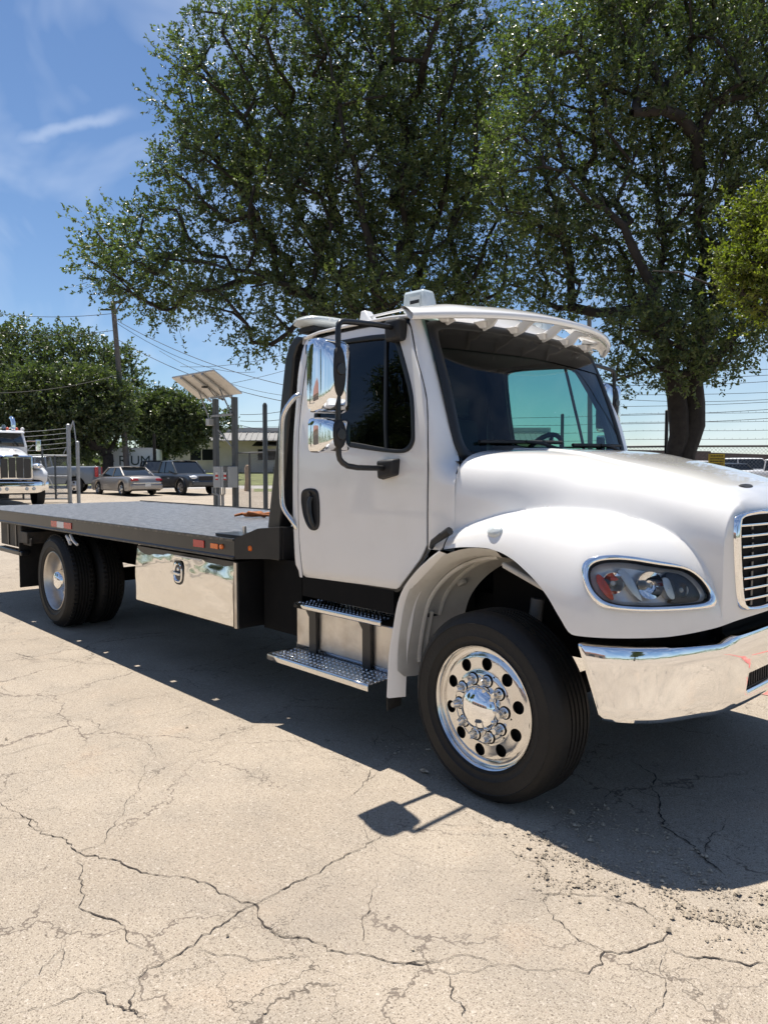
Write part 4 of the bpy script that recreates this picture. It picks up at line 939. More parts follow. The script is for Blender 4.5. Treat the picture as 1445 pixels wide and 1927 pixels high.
# ---- deck
DECK = plate('black_tread_deck', (.06, .063, .072), .36, .45, .07, .2, 1.0, wear_glint=(.50, .505, .52))  # light wear speckle, brightened to carry the lugs' glints as colour too
WORN = mat('worn_black_edge', (.03, .028, .026), .4, dirt=(.34, .29, .22), dscale=22, damt=.75)
m = MB(); G = []
for x in np.linspace(-8.6, -1.98, 30): G.append([(x, y, 1.125) for y in (-1.10, -.6, 0, .6, 1.10)])
m.grid(G); deck = m.build('deck', DECK, truck, smooth=0, solid=.012)
for sg in (-1, 1):
    m = MB(); y0, y1 = sg * 1.095, sg * 1.205; lo_, hi2 = min(y0, y1), max(y0, y1)
    e = [-8.6]; x = -8.2
    while x < -2.2: e += [x, x + .05]; x += .615
    e.append(-2.05)
    for i in range(0, len(e) - 1, 2): m.box(e[i], e[i + 1], lo_, hi2, 1.100, 1.132)
    m.box(-8.6, -2.05, sg * 1.108 - .013, sg * 1.108 + .013, 1.085, 1.131)
    m.build('deck_edge', DECK, deck)
    m = MB(); P = [(1.205, 1.146), (1.222, 1.146), (1.224, 1.135), (1.218, 1.125), (1.218, 1.03), (1.226, 1.022), (1.226, 1.006), (1.17, 1.004), (1.17, 1.012), (1.205, 1.022)]
    n = len(P); m.add([(x, sg * y, z) for x in (-8.6, -2.05) for y, z in P], [tuple(range(n)), tuple(range(n, 2 * n))] + [(i, (i + 1) % n, n + (i + 1) % n, n + i) for i in range(n)])
    rail = m.build('side_rail', BLACK, truck, smooth=30)
    m = MB(); m.box(-8.6, -2.06, sg * 1.2245 - .002, sg * 1.2245 + .002, 1.128, 1.143); m.box(-8.6, -2.06, sg * 1.2275 - .002, sg * 1.2275 + .002, 1.008, 1.016); m.build('rail_edge', WORN, rail)
    yf = sg * 1.2185
    for (x0, x1, z0, z1, mt, nm_) in ((-5.44, -5.28, 1.045, 1.105, RED, 'reflector'), (-5.28, -5.10, 1.045, 1.105, WHREF, 'reflector'), (-5.10, -4.91, 1.045, 1.105, RED, 'reflector'), (-2.593, -2.442, 1.056, 1.108, RED, 'reflector'), (-2.353, -2.30, 1.062, 1.098, AMBER, 'reflector'), (-2.30, -2.255, 1.062, 1.098, AMBER, 'reflector')):
        m = MB(); m.box(x0, x1, min(yf, yf + sg * .006), max(yf, yf + sg * .006), z0, z1); m.build(nm_, mt, rail, bev=.001)
    m = MB(); m.lathe([(.02, 0), (.016, sg * .012), (.001, sg * .014)], (-2.207, yf, 1.083), 'Y', 16); m.build('marker_lamp', AMBER, rail)
    m = MB(); m.lathe([(.02, 0), (.016, sg * .012), (.001, sg * .014)], (-1.985, sg * 1.135, 1.082), 'Y', 16); m.build('marker_lamp', AMBER, rail)
    # front corner block of the deck, rising to the head board
    m = MB(); P = [(-2.052, 1.218), (-1.95, 1.10), (-1.84, 1.0), (-1.80, .6)]
    for (xa, ya), (xb_, yb), za, zb_ in zip(P[:-1], P[1:], (1.147, 1.215, 1.225), (1.215, 1.225, 1.225)):
        m.hexa([(xa, sg * ya, 1.01), (xb_, sg * yb, 1.01), (xb_ - .03, sg * (yb - .04), 1.01), (xa - .03, sg * (ya - .04), 1.01), (xa, sg * ya, za), (xb_, sg * yb, zb_), (xb_ - .03, sg * (yb - .04), zb_), (xa - .03, sg * (ya - .04), za)])
    m.build('deck_corner', BLACK, truck)
m = MB(); m.box(-1.90, -1.82, -.98, .98, 1.01, 1.222); m.box(-2.0, -1.85, -1.0, 1.0, 1.0, 1.09); m.build('deck_front_beam', BLACK, truck)
m = MB(); m.box(-2.46, -2.05, -1.12, -.92, 1.134, 1.158); m.build('deck_plate', BLACK, truck, bev=.004)
m = MB(); m.tube([(-2.2, -1.04, 1.158), (-2.2, -1.04, 1.215)], .013, 10); m.build('deck_pin', ALUB, truck)
# ---- head board
m = MB()
for sg in (-1, 1):
    ya, yb = sg * .80, sg * .90; y0, y1 = min(ya, yb), max(ya, yb)
    m.hexa([(-2.14, y0, 1.13), (-1.98, y0, 1.13), (-1.98, y1, 1.13), (-2.14, y1, 1.13), (-1.90, y0, 2.36), (-1.80, y0, 2.36), (-1.80, y1, 2.36), (-1.90, y1, 2.36)])
    m.hexa([(-1.90, y0, 2.36), (-1.80, y0, 2.36), (-1.80, y1, 2.36), (-1.90, y1, 2.36), (-1.86, y0, 2.44), (-1.76, y0, 2.43), (-1.76, y1, 2.43), (-1.86, y1, 2.44)])
    m.hexa([(-1.86, y0, 2.44), (-1.76, y0, 2.43), (-1.76, y1, 2.43), (-1.86, y1, 2.44), (-1.78, y0, 2.50), (-1.70, y0, 2.47), (-1.70, y1, 2.47), (-1.78, y1, 2.50)])
    m.hexa([(-2.20, y0 - .01, 1.135), (-1.92, y0 - .01, 1.135), (-1.92, y1 + .01, 1.135), (-2.20, y1 + .01, 1.135), (-2.20, y0 - .01, 1.165), (-1.92, y0 - .01, 1.165), (-1.92, y1 + .01, 1.165), (-2.20, y1 + .01, 1.165)])
m.box(-1.87, -1.79, -.80, .80, 2.30, 2.38); hbd = m.build('head_board', BLACK, truck, bev=.012)
m = MB(); m.hexa([(-2.08, -.80, 1.25), (-2.06, -.80, 1.25), (-2.06, .80, 1.25), (-2.08, .80, 1.25), (-1.86, -.80, 2.32), (-1.84, -.80, 2.32), (-1.84, .80, 2.32), (-1.86, .80, 2.32)]); m.build('head_board_panel', BLACK, hbd)
# light bar on the head board
m = MB(); G = []
for y in np.linspace(-1, 1, 41):
    yy = .93 * y; e = (1 - abs(y) ** 8) ** (1 / 3) if abs(y) < 1 else .02
    G.append([(-1.72 + .155 * e * c_, yy, 2.590 + .042 * e * s_) for c_, s_ in [(math.copysign(abs(math.cos(a)) ** .75, math.cos(a)), math.copysign(abs(math.sin(a)) ** .8, math.sin(a))) for a in np.linspace(0, 2 * PI, 25)]])
m.grid(G); lb = m.build('light_bar', FOG, truck, smooth=60)
m = MB(); m.box(-1.80, -1.64, -.86, .86, 2.52, 2.556); m.box(-1.77, -1.67, -.8, -.7, 2.44, 2.53); m.box(-1.77, -1.67, .7, .8, 2.44, 2.53); m.build('light_bar_base', BLACKM, lb, bev=.008)
for k in range(6):
    m = MB(); m.tube([(-1.60 + .004, -.72 + .04 * k - .05, 2.602), (-1.575, -.72 + .04 * k - .05, 2.600)], .010, 8); m.build('led', WHREF, lb)
# roof lamps
CLR = mat('clear_plastic_lamp', (.55, .62, .64), .12, coat=.6, dirt=(.75, .75, .73), dscale=8, damt=.7)
for y in (-.62, .62):
    m = MB(); m.hexa([(-1.0, y - .06, 2.555), (-.80, y - .06, 2.55), (-.80, y + .06, 2.56), (-1.0, y + .06, 2.56), (-1.0, y - .05, 2.69), (-.83, y - .05, 2.685), (-.83, y + .05, 2.685), (-1.0, y + .05, 2.69)]); lp_ = m.build('roof_lamp', CLR, truck, bev=.02)
    m = MB(); m.box(-.93, -.845, y - .0645, y - .058, 2.575, 2.645); m.build('lamp_window', FOG, lp_); m = MB(); m.box(-.925, -.85, y - .0665, y - .064, 2.60, 2.62); m.build('lamp_slot', BLACKM, lp_)
m = MB(); m.hexa([(-1.42, -.66, 2.55), (-1.30, -.66, 2.55), (-1.30, -.56, 2.55), (-1.42, -.56, 2.55), (-1.42, -.64, 2.645), (-1.38, -.64, 2.645), (-1.38, -.58, 2.645), (-1.42, -.58, 2.645)]); m.build('roof_fin', WHREF, truck, bev=.008)
m = MB(); m.tube([(-.95, .35, 2.57), (-1.25, .15, 3.05)], [.004, .002], 6); m.build('antenna', BLACKM, truck)
m = MB(); m.tube([(-1.35, -.62, 2.60), (-1.0, -.62, 2.60)], .008, 6); m.build('lamp_cable', WHREF, truck)
# ---- tail end
BROWN = mat('dusty_black_steel', (.03, .027, .024), .6, dirt=(.13, .10, .075), dscale=6, damt=.7)
m = MB(); m.box(-7.35, -6.62, -1.14, -.60, .73, 1.0); rb = m.build('rear_locker', BROWN, truck, bev=.01)
for x in (-7.05, -6.78): m = MB(); m.box(x - .02, x + .02, -1.15, -1.14, .74, .98); m.build('locker_hasp', BLACK, rb)
m = MB(); m.box(-7.3, -6.45, -1.2, -1.1, .655, .71); m.build('rear_bar', BLACK, truck, bev=.012)
m = MB(); m.box(-6.52, -6.50, -1.2, -.62, .30, .80); m.build('mud_flap', RUBBER, truck)
m = MB(); m.box(-6.54, -6.30, -1.18, -.62, .80, .93); m.box(-6.5, -6.25, -1.16, -1.14, .78, .86); m.build('mud_flap_bracket', BROWN, truck, bev=.006)
m = MB(); m.tube([(-5.02, -1.19, .985), (-4.95, -1.19, .93), (-4.86, -1.19, .90)], .014, 6); m.tube([(-5.12, -1.19, .97), (-5.06, -1.19, .92), (-5.03, -1.19, .89)], .014, 6); m.tube([(-5.12, -1.19, .965), (-5.02, -1.19, .93)], .012, 6); m.build('chain_hook', WHREF, truck, smooth=60)
# strap lying on the deck
STRAP = mat('orange_strap', (.42, .14, .04), .8, dirt=(.06, .03, .02), dscale=30, damt=.9)
m = MB(); pts = [(-4.20 + .04 * i, .13 + .045 * i + .03 * math.sin(i * 1.9), 1.150 + .02 * abs(math.sin(i * 1.3))) for i in range(9)]
m.tube(pts, [.012, .015, .02, .028, .03, .025, .02, .015, .01], 6); m.tube([(-4.2, .25, 1.15), (-4.05, .2, 1.19), (-3.95, .3, 1.16), (-3.9, .40, 1.15)], .012, 6)
tag(m.build('ratchet_strap', STRAP, None, smooth=60), 'rusty orange ratchet strap lying on the black deck', 'strap')
# ------------------------------------------------------------------ trees
def leaf_material(name, c, trans=.35, rough=.32, hue=.25):
    m = bpy.data.materials.new(name); m.use_nodes = True; t = m.node_tree; t.nodes.clear(); N = t.nodes.new; l = t.links.new
    o = N('ShaderNodeOutputMaterial'); p = N('ShaderNodeBsdfPrincipled'); tr = N('ShaderNodeBsdfTranslucent'); mx = N('ShaderNodeMixShader')
    at_ = N('ShaderNodeAttribute'); at_.attribute_name = 'tone'
    hs = N('ShaderNodeMixRGB'); hs.inputs[1].default_value = (c[0] * (1 - hue), c[1] * (1 - hue * .9), c[2] * (1 - hue * .5), 1); hs.inputs[2].default_value = (c[0] * (1 + 1.7 * hue), c[1] * (1 + 1.2 * hue), c[2] * (1 + .3 * hue), 1)
    l(at_.outputs['Fac'], hs.inputs[0]); l(hs.outputs[0], p.inputs['Base Color']); p.inputs['Roughness'].default_value = rough; p.inputs['Specular IOR Level'].default_value = .5
    g2 = N('ShaderNodeMixRGB'); g2.blend_type = 'MULTIPLY'; g2.inputs[0].default_value = 1; g2.inputs[2].default_value = (1.45, 1.85, .6, 1); l(hs.outputs[0], g2.inputs[1]); l(g2.outputs[0], tr.inputs[0])
    mx.inputs[0].default_value = trans; l(p.outputs[0], mx.inputs[1]); l(tr.outputs[0], mx.inputs[2]); l(mx.outputs[0], o.inputs[0]); return m
BARK = mat('oak_bark', (.034, .028, .023), .95, var=.4, vscale=9, bump=1.0, bscale=22)
LEAF = leaf_material('live_oak_leaf', (.098, .128, .056), .36, .32, .4)
LEAF_Y = leaf_material('yellow_green_leaf', (.15, .17, .032), .40, .40)
LEAF_F = leaf_material('far_oak_leaf', (.095, .118, .058), .30, .34)

def mesh_arrays(name, V, F4, mat_, parent, tone=None, smooth=False):
    me = bpy.data.meshes.new(name); nv, nf = len(V), len(F4); k = F4.shape[1]
    me.vertices.add(nv); me.vertices.foreach_set('co', V.astype(np.float32).ravel())
    me.loops.add(nf * k); me.loops.foreach_set('vertex_index', F4.astype(np.int32).ravel())
    me.polygons.add(nf); me.polygons.foreach_set('loop_start', np.arange(0, nf * k, k, dtype=np.int32))
    me.update(calc_edges=True); me.materials.append(mat_)
    if tone is not None:
        a = me.attributes.new('tone', 'FLOAT', 'POINT'); a.data.foreach_set('value', tone.astype(np.float32))
    if smooth: me.polygons.foreach_set('use_smooth', [True] * nf)
    o = bpy.data.objects.new(name, me); col.objects.link(o); o.parent = parent; return o

def leaves(C, Dv, L, Wd, seed):
    """folded leaf quads at points C pointing along Dv"""
    r = np.random.default_rng(seed); n = len(C)
    Dv = Dv / (np.linalg.norm(Dv, axis=1)[:, None] + 1e-9)
    a = r.normal(0, 1, (n, 3)); S_ = np.cross(Dv, a); S_ /= np.linalg.norm(S_, axis=1)[:, None] + 1e-9; Nn = np.cross(S_, Dv)
    sc = r.uniform(.65, 1.25, n)[:, None]; l_ = L * sc; w = Wd * sc
    cup = r.uniform(.1, .45, n)[:, None]
    base = C; tip = C + Dv * l_ + Nn * l_ * r.uniform(-.25, .1, n)[:, None]; mid = C + Dv * l_ * .52
    lf = mid + S_ * w * .5 + Nn * w * cup; rt = mid - S_ * w * .5 + Nn * w * cup
    V = np.stack([base, lf, tip, rt], 1).reshape(-1, 3); i = np.arange(n)[:, None] * 4
    F = np.concatenate([i + [0, 1, 2], i + [0, 2, 3]], 1).reshape(-1, 3)
    return V, F

def tree(name, label, base, lobes, D0, n_cl, n_tw, n_lf, trunk_r, fork_h, leafL, leafW, leafm, seed, depth_k=1.0, cl_r=.42, cat='tree', group=None, stems=2, tw_len=.3, lean=(0, 0), twigs=True, mains=None, shr=.62):
    """lobes: (u, v, ru, rv[, dD]) crown lobes in picture columns/rows at depth D0, each a real ellipsoid in space"""
    r = np.random.default_rng(seed); root = empty(name, tuple(base), 0, label, cat, group)
    base = np.array(base, float)
    E = []
    for q in lobes:
        u, v, ru, rv = q[:4]; dd = q[4] if len(q) > 4 else 0.0
        sh_ = shr * (cl_r + .5 * tw_len); E.append((at(u, v, D0 + dd), max(.3, ru / FPX * D0 - sh_), max(.3, rv / FPX * D0 - sh_), max(.4, depth_k * .5 * (ru + rv) / FPX * D0 - sh_)))
    vol = np.array([e[1] * e[2] * e[3] for e in E]) ** .72; vol /= vol.sum()
    # cluster centres, spread evenly through the union of the lobes
    cand = []
    for _ in range(n_cl * 7):
        e = E[r.choice(len(E), p=vol)]; d = r.normal(0, 1, 3); d /= np.linalg.norm(d); rad = r.uniform(.25, 1) ** .45
        p = e[0] + RT * d[0] * e[1] * rad + UP * d[2] * e[2] * rad + FH * d[1] * e[3] * rad
        if p[2] > base[2] + .9: cand.append(p)
    cand = np.array(cand); sel = [0]; dmin = np.linalg.norm(cand - cand[0], axis=1)
    while len(sel) < min(n_cl, len(cand)):
        i = int(np.argmax(dmin * r.uniform(.55, 1, len(cand)))); sel.append(i); dmin = np.minimum(dmin, np.linalg.norm(cand - cand[i], axis=1))
    Cc = cand[sel]
    # skeleton: main limbs first, then each cluster joins the nearest fitting node
    nodes = []; par = []; mrad = []
    def add(p, q, m=0.0): nodes.append(np.array(p, float)); par.append(q); mrad.append(m); return len(nodes) - 1
    cen = Cc.mean(0) - base; V = []; F = []
    if mains is None:
        fk = np.array([lean[0], lean[1], fork_h]); mains3 = [[(0, 0, -.1, trunk_r * 1.25), (0.02, 0, fork_h * .3, trunk_r), (*(fk * .7), trunk_r * .92), (*fk, trunk_r * .85)]]
        for k in range(stems):
            a = 2 * PI * k / stems + r.uniform(-.4, .4); tg = np.array([cen[0] + 1.5 * math.cos(a), cen[1] + 1.5 * math.sin(a), fork_h + (cen[2] - fork_h) * .9 + .6])
            mains3.append([(*(fk + (tg - fk) * t + r.normal(0, .08, 3)), trunk_r * .62 * (1 - .75 * t)) for t in np.linspace(0, 1, 5)])
    else:
        mains3 = [[(*(at(u, v, D0 + dd) - base), q * (.8 if L_[0][1] > 1000 else .62)) for u, v, dd, q in L_] for L_ in mains]
    for L_ in mains3:
        L_ = np.array(L_); L_ = resample(chaikin(L_, 2, False), max(6, int(np.linalg.norm(np.diff(L_[:, :3], axis=0), axis=1).sum() / .30)))
        wob = r.normal(0, 1, (len(L_), 3)); wob = (wob + np.roll(wob, 1, 0)) * .03; wob[:2] = 0; L_[:, :3] += wob; q = -1
        for x, y, z, rr in L_: q = add((x, y, z), q, rr)
        m_ = MB(); sd = 14 if L_[0, 3] > .12 else 9; m_.tube([tuple(p) for p in L_[:, :3]], list(L_[:, 3]), sd)
        for i, vv in enumerate(m_.v):
            k = i // sd; c_ = L_[min(k, len(L_) - 1), :3]; f_ = 1 + .10 * math.sin(2.1 * (i % sd) + k * .7) + r.normal(0, .035); m_.v[i] = tuple(c_ + (np.array(vv) - c_) * f_)
        b0 = len(V); V += [np.array(p) for p in m_.v]; F += [tuple(i + b0 for i in f) for f in m_.f]
    nm0 = len(nodes); lo_z = min(1.6, fork_h * .8); hub = np.array(nodes[0]) * 0 + np.array([0, 0, fork_h])
    local = Cc - base; order = np.argsort(np.linalg.norm(local - hub, axis=1)); ends = []
    for i in order:
        p = local[i]; A = np.array(nodes); v = p - A; dist = np.linalg.norm(v, axis=1)
        dz = np.clip(A[:, 2] - p[2], 0, None); cost = dist + .8 * dz + .16 * np.linalg.norm(A - hub, axis=1) + 50 * (A[:, 2] < lo_z)
        j = int(np.argmin(cost)); q = j; a = nodes[j]; ln = np.linalg.norm(p - a); ns = max(1, int(ln / .40)); sag = np.array([0, 0, .16 * ln])
        for s_ in range(1, ns + 1):
            t = s_ / ns; w = a + (p - a) * t - sag * math.sin(PI * t) * .5 + r.normal(0, .045, 3) * (t < 1); q = add(w, q)
        ends.append(q)
    N_ = np.array(nodes); cnt = np.zeros(len(N_))
    for e in ends: cnt[e] += 1
    for i in range(len(N_) - 1, nm0 - 1, -1): cnt[par[i]] += cnt[i]
    kr = .0125 * (D0 / 14) ** .6
    rad = np.maximum(.006 + kr * np.sqrt(cnt), 0); rad[:nm0] = np.array(mrad[:nm0])
    for i in range(nm0, len(N_)):
        a, b = N_[par[i]], N_[i]; d = b - a; ln = np.linalg.norm(d)
        if ln < 1e-4: continue
        d /= ln; x = np.cross(d, (0, 0, 1) if abs(d[2]) < .95 else (1, 0, 0)); x /= np.linalg.norm(x); y = np.cross(d, x); sd = 8 if rad[i] > .05 else 5
        ra = min(rad[par[i]], rad[i] * 1.25); b0 = len(V)
        for (c, q) in ((a - d * ra * .3, ra), (b + d * rad[i] * .3, rad[i])):
            for k in range(sd): th = 2 * PI * k / sd; V.append(c + (x * math.cos(th) + y * math.sin(th)) * q)
        for k in range(sd): F.append((b0 + k, b0 + (k + 1) % sd, b0 + sd + (k + 1) % sd, b0 + sd + k))
    # twigs and leaves round every cluster
    K = len(ends); reps = n_tw; Ce = N_[ends]
    outw = Ce - np.array([cen[0], cen[1], cen[2] - 1.0]); outw /= np.linalg.norm(outw, axis=1)[:, None] + 1e-9
    T0 = np.repeat(Ce, reps, 0); od = np.repeat(outw, reps, 0)
    td = r.normal(0, 1, T0.shape); td /= np.linalg.norm(td, axis=1)[:, None]; td = td + od * .45 + np.array([0, 0, .25]); td /= np.linalg.norm(td, axis=1)[:, None]
    off = r.uniform(.0, 1, len(T0))[:, None] ** .6 * cl_r; S0 = T0 + td * off * r.uniform(.3, 1, len(T0))[:, None]
    sp = r.normal(0, 1, T0.shape) * .18 * cl_r; S0 = S0 + sp
    tl = tw_len * r.uniform(.6, 1.3, len(T0))[:, None]; T1 = S0 + td * tl
    if twigs:
        for a, b in zip(T0[::2] * .3 + S0[::2] * .7, T1[::2]):
            d = b - a; x = np.cross(d, (.3, .2, 1)); x = x / (np.linalg.norm(x) + 1e-9) * .005; y = np.cross(d / (np.linalg.norm(d) + 1e-9), x); b0 = len(V)
            V += [a + x, a - x * .5 + y * .87, a - x * .5 - y * .87, b]; F += [(b0, b0 + 1, b0 + 3, b0 + 3), (b0 + 1, b0 + 2, b0 + 3, b0 + 3), (b0 + 2, b0, b0 + 3, b0 + 3)]
    me = bpy.data.meshes.new('trunk'); me.from_pydata([tuple(p) for p in V], [], [f if len(f) != 4 or f[2] != f[3] else f[:3] for f in F]); me.materials.append(BARK)
    me.polygons.foreach_set('use_smooth', [True] * len(me.polygons)); me.update()
    o = bpy.data.objects.new('trunk', me); col.objects.link(o); o.parent = root
    m_ = n_lf; tt = r.uniform(.05, 1.05, (len(T0), m_))[:, :, None]
    P = (S0[:, None, :] + (T1 - S0)[:, None, :] * tt).reshape(-1, 3)
    dv = r.normal(0, 1, P.shape); dv /= np.linalg.norm(dv, axis=1)[:, None]; dv = dv * .9 + np.repeat(td, m_, 0) * .7 + np.array([0, 0, .1])
    Vl, Fl = leaves(P, dv, leafL, leafW, seed + 1)
    tc_ = np.repeat(r.uniform(0, 1, K), reps * m_); tone = np.clip(.55 * tc_ + .45 * r.uniform(0, 1, len(P)), 0, 1) ** 1.5
    cr = mesh_arrays('crown', Vl, Fl, leafm, root, np.repeat(tone, 4))
    return root

t1 = [(215, 480, 70, 75), (300, 450, 90, 90), (370, 520, 110, 75, .5), (300, 565, 70, 45), (250, 520, 80, 60, -.6), (430, 560, 90, 45, -.8), (400, 340, 110, 110), (375, 190, 85, 100), (420, 90, 95, 85), (490, 240, 130, 150, 1), (545, 90, 120, 120), (490, 625, 60, 70, -.5), (550, 590, 70, 50, -.9), (560, 400, 150, 140), (600, 530, 120, 75), (690, 140, 140, 150, 1), (680, 330, 150, 170), (760, 510, 150, 80), (800, 80, 120, 120), (830, 280, 140, 180, 1), (900, 440, 100, 120), (905, 120, 75, 110), (880, 550, 90, 50), (690, -20, 230, 60), (630, 600, 90, 40), (700, 545, 110, 60, -1.6), (785, 560, 110, 50, -1.6), (640, 575, 80, 40, -1.6), (860, 575, 80, 40, -1.2)]
m1 = [[(741, 1036, 0, .50), (739, 985, 0, .43), (738, 900, 0, .38), (735, 780, 0, .33), (728, 690, 0, .30)], [(728, 690, 0, .16), (650, 605, -.4, .12), (585, 548, -.6, .085), (470, 512, -.6, .06), (330, 487, -.5, .035), (235, 470, -.4, .015)],
      [(728, 690, 0, .2), (690, 600, .3, .17), (620, 500, .5, .13), (565, 415, .6, .11), (536, 345, .6, .085), (480, 230, .8, .05), (430, 110, .8, .02)], [(728, 690, 0, .22), (715, 570, -.5, .17), (690, 460, -.9, .13), (675, 340, -1.1, .09), (645, 200, -1.2, .055), (600, 50, -1.2, .02)],
      [(728, 690, 0, .2), (770, 580, .4, .15), (810, 470, .8, .12), (842, 330, 1.0, .08), (830, 180, 1.0, .05), (810, 30, 1.0, .02)], [(728, 690, 0, .18), (800, 610, -.3, .13), (880, 540, -.5, .09), (930, 450, -.6, .06), (950, 340, -.6, .02)]]
m2 = [[(1280, 1068, 0, .30), (1279, 1010, 0, .24), (1277, 930, 0, .19), (1276, 860, 0, .17), (1275, 790, 0, .19), (1271, 740, 0, .19), (1252, 660, -.2, .15), (1225, 560, -.4, .11), (1190, 450, -.6, .08), (1130, 385, -.7, .05), (1060, 330, -.8, .02)], [(1287, 1068, .05, .30), (1288, 1010, .05, .24), (1288, 930, .05, .19), (1289, 860, .05, .175), (1304, 790, .05, .22), (1310, 740, .05, .22), (1322, 660, .2, .17), (1320, 540, .3, .13), (1316, 420, .4, .10), (1310, 300, .5, .07), (1330, 140, .5, .02)],
      [(1318, 715, .1, .13), (1365, 655, .0, .11), (1420, 605, -.1, .09), (1500, 545, -.2, .04)], [(1252, 665, -.2, .12), (1236, 540, .1, .10), (1245, 420, .3, .07), (1222, 250, .4, .045), (1210, 90, .4, .02)], [(1300, 700, .1, .1), (1275, 600, .7, .09), (1290, 450, 1.0, .06), (1400, 300, 1.2, .03)]]
oak1 = tree('oak_tree', 'large live oak whose crown fills the sky behind the cab', spot(735, 15.5), t1, 15.5, 530, 26, 13, .33, 2.6, .082, .040, LEAF, 21, depth_k=1.0, cl_r=.50, mains=m1, shr=.36)
t2 = [(1040, 140, 110, 130), (1000, 300, 90, 140), (1120, 80, 120, 90), (1250, 60, 140, 90), (1180, 230, 140, 140), (1330, 200, 130, 160), (1440, 100, 110, 140), (1080, 430, 110, 110), (1010, 520, 80, 70), (1060, 560, 70, 35), (1200, 430, 140, 130, .5), (1330, 420, 120, 130), (1440, 330, 110, 150), (1230, 560, 110, 80), (1190, 640, 60, 60, -.6), (1165, 690, 28, 35, -.6), (1340, 590, 100, 80), (1390, 660, 60, 42), (1290, 650, 80, 45), (1460, 540, 90, 120), (1300, -20, 280, 60), (1252, 672, 65, 40, -.9), (1322, 672, 75, 40, -.9), (1205, 600, 80, 60, -1.1), (1330, 620, 90, 60, -1.1)]
tree('oak_tree', 'live oak with forked dark trunk standing beyond the truck hood', spot(1290, 12.6), t2, 12.6, 390, 26, 13, .285, 3.1, .074, .036, LEAF, 33, depth_k=1.05, cl_r=.42, mains=m2, shr=.36)
t3 = [(1455, 470, 55, 60), (1418, 515, 42, 52), (1465, 560, 55, 70), (1440, 425, 42, 34)]
tree('leafy_tree', 'bright yellow green tree at the right edge before the dark oak', spot(1760, 9.4), t3, 9.0, 60, 24, 12, .06, 3.0, .055, .028, LEAF_Y, 45, cl_r=.28, stems=2, tw_len=.2)
# background trees, left
tA = [(60, 690, 90, 70), (-60, 680, 90, 80), (150, 680, 80, 60), (215, 690, 60, 50), (240, 740, 45, 50), (30, 640, 70, 40), (120, 645, 60, 35), (100, 760, 140, 60), (-40, 770, 110, 80)]
tree('oak_tree', 'broad background oak rising behind the white dump truck', spot(90, 58), tA, 58, 190, 34, 9, .42, 4.0, .24, .14, LEAF_F, 51, cl_r=1.25, stems=3, tw_len=.7, twigs=False)
tB = [(60, 740, 80, 55), (150, 730, 90, 45), (215, 750, 55, 45), (40, 800, 90, 60), (170, 800, 90, 50), (100, 840, 90, 40), (225, 805, 35, 30), (-40, 790, 70, 70), (130, 780, 100, 50)]
tree('oak_tree', 'nearer dark oak shading the yard behind the chain link gate', spot(205, 50), tB, 50, 190, 34, 9, .40, 2.2, .22, .13, LEAF_F, 52, cl_r=1.05, stems=3, tw_len=.6, twigs=False)
tC = [(310, 770, 60, 40), (350, 785, 45, 45), (280, 800, 50, 50), (330, 825, 60, 35), (390, 800, 28, 40), (420, 795, 22, 15)]
tree('oak_tree', 'low spreading oak behind the parked sedan and pickup', spot(282, 57), tC, 57, 130, 34, 9, .30, 2.2, .22, .13, LEAF_F, 53, cl_r=.9, stems=3, tw_len=.5, twigs=False)
# ------------------------------------------------------------------ background
GALV = mat('galvanised_steel', (.36, .37, .38), .5, .6, var=.15, vscale=8)
GREYP = mat('grey_painted_steel', (.085, .095, .10), .5, var=.1)
FENCE = mat('backlit_fence_steel', (.13, .13, .13), .6, .4)  # galvanised steel darkened in colour for its backlit look
WIRE = mat('black_cable', (.012, .012, .012), .7)
def rot(u, D):      # yaw helper: angle of the viewing direction in column u
    d = RT * (u - 722.5) / FPX + FH; return math.atan2(d[1], d[0])
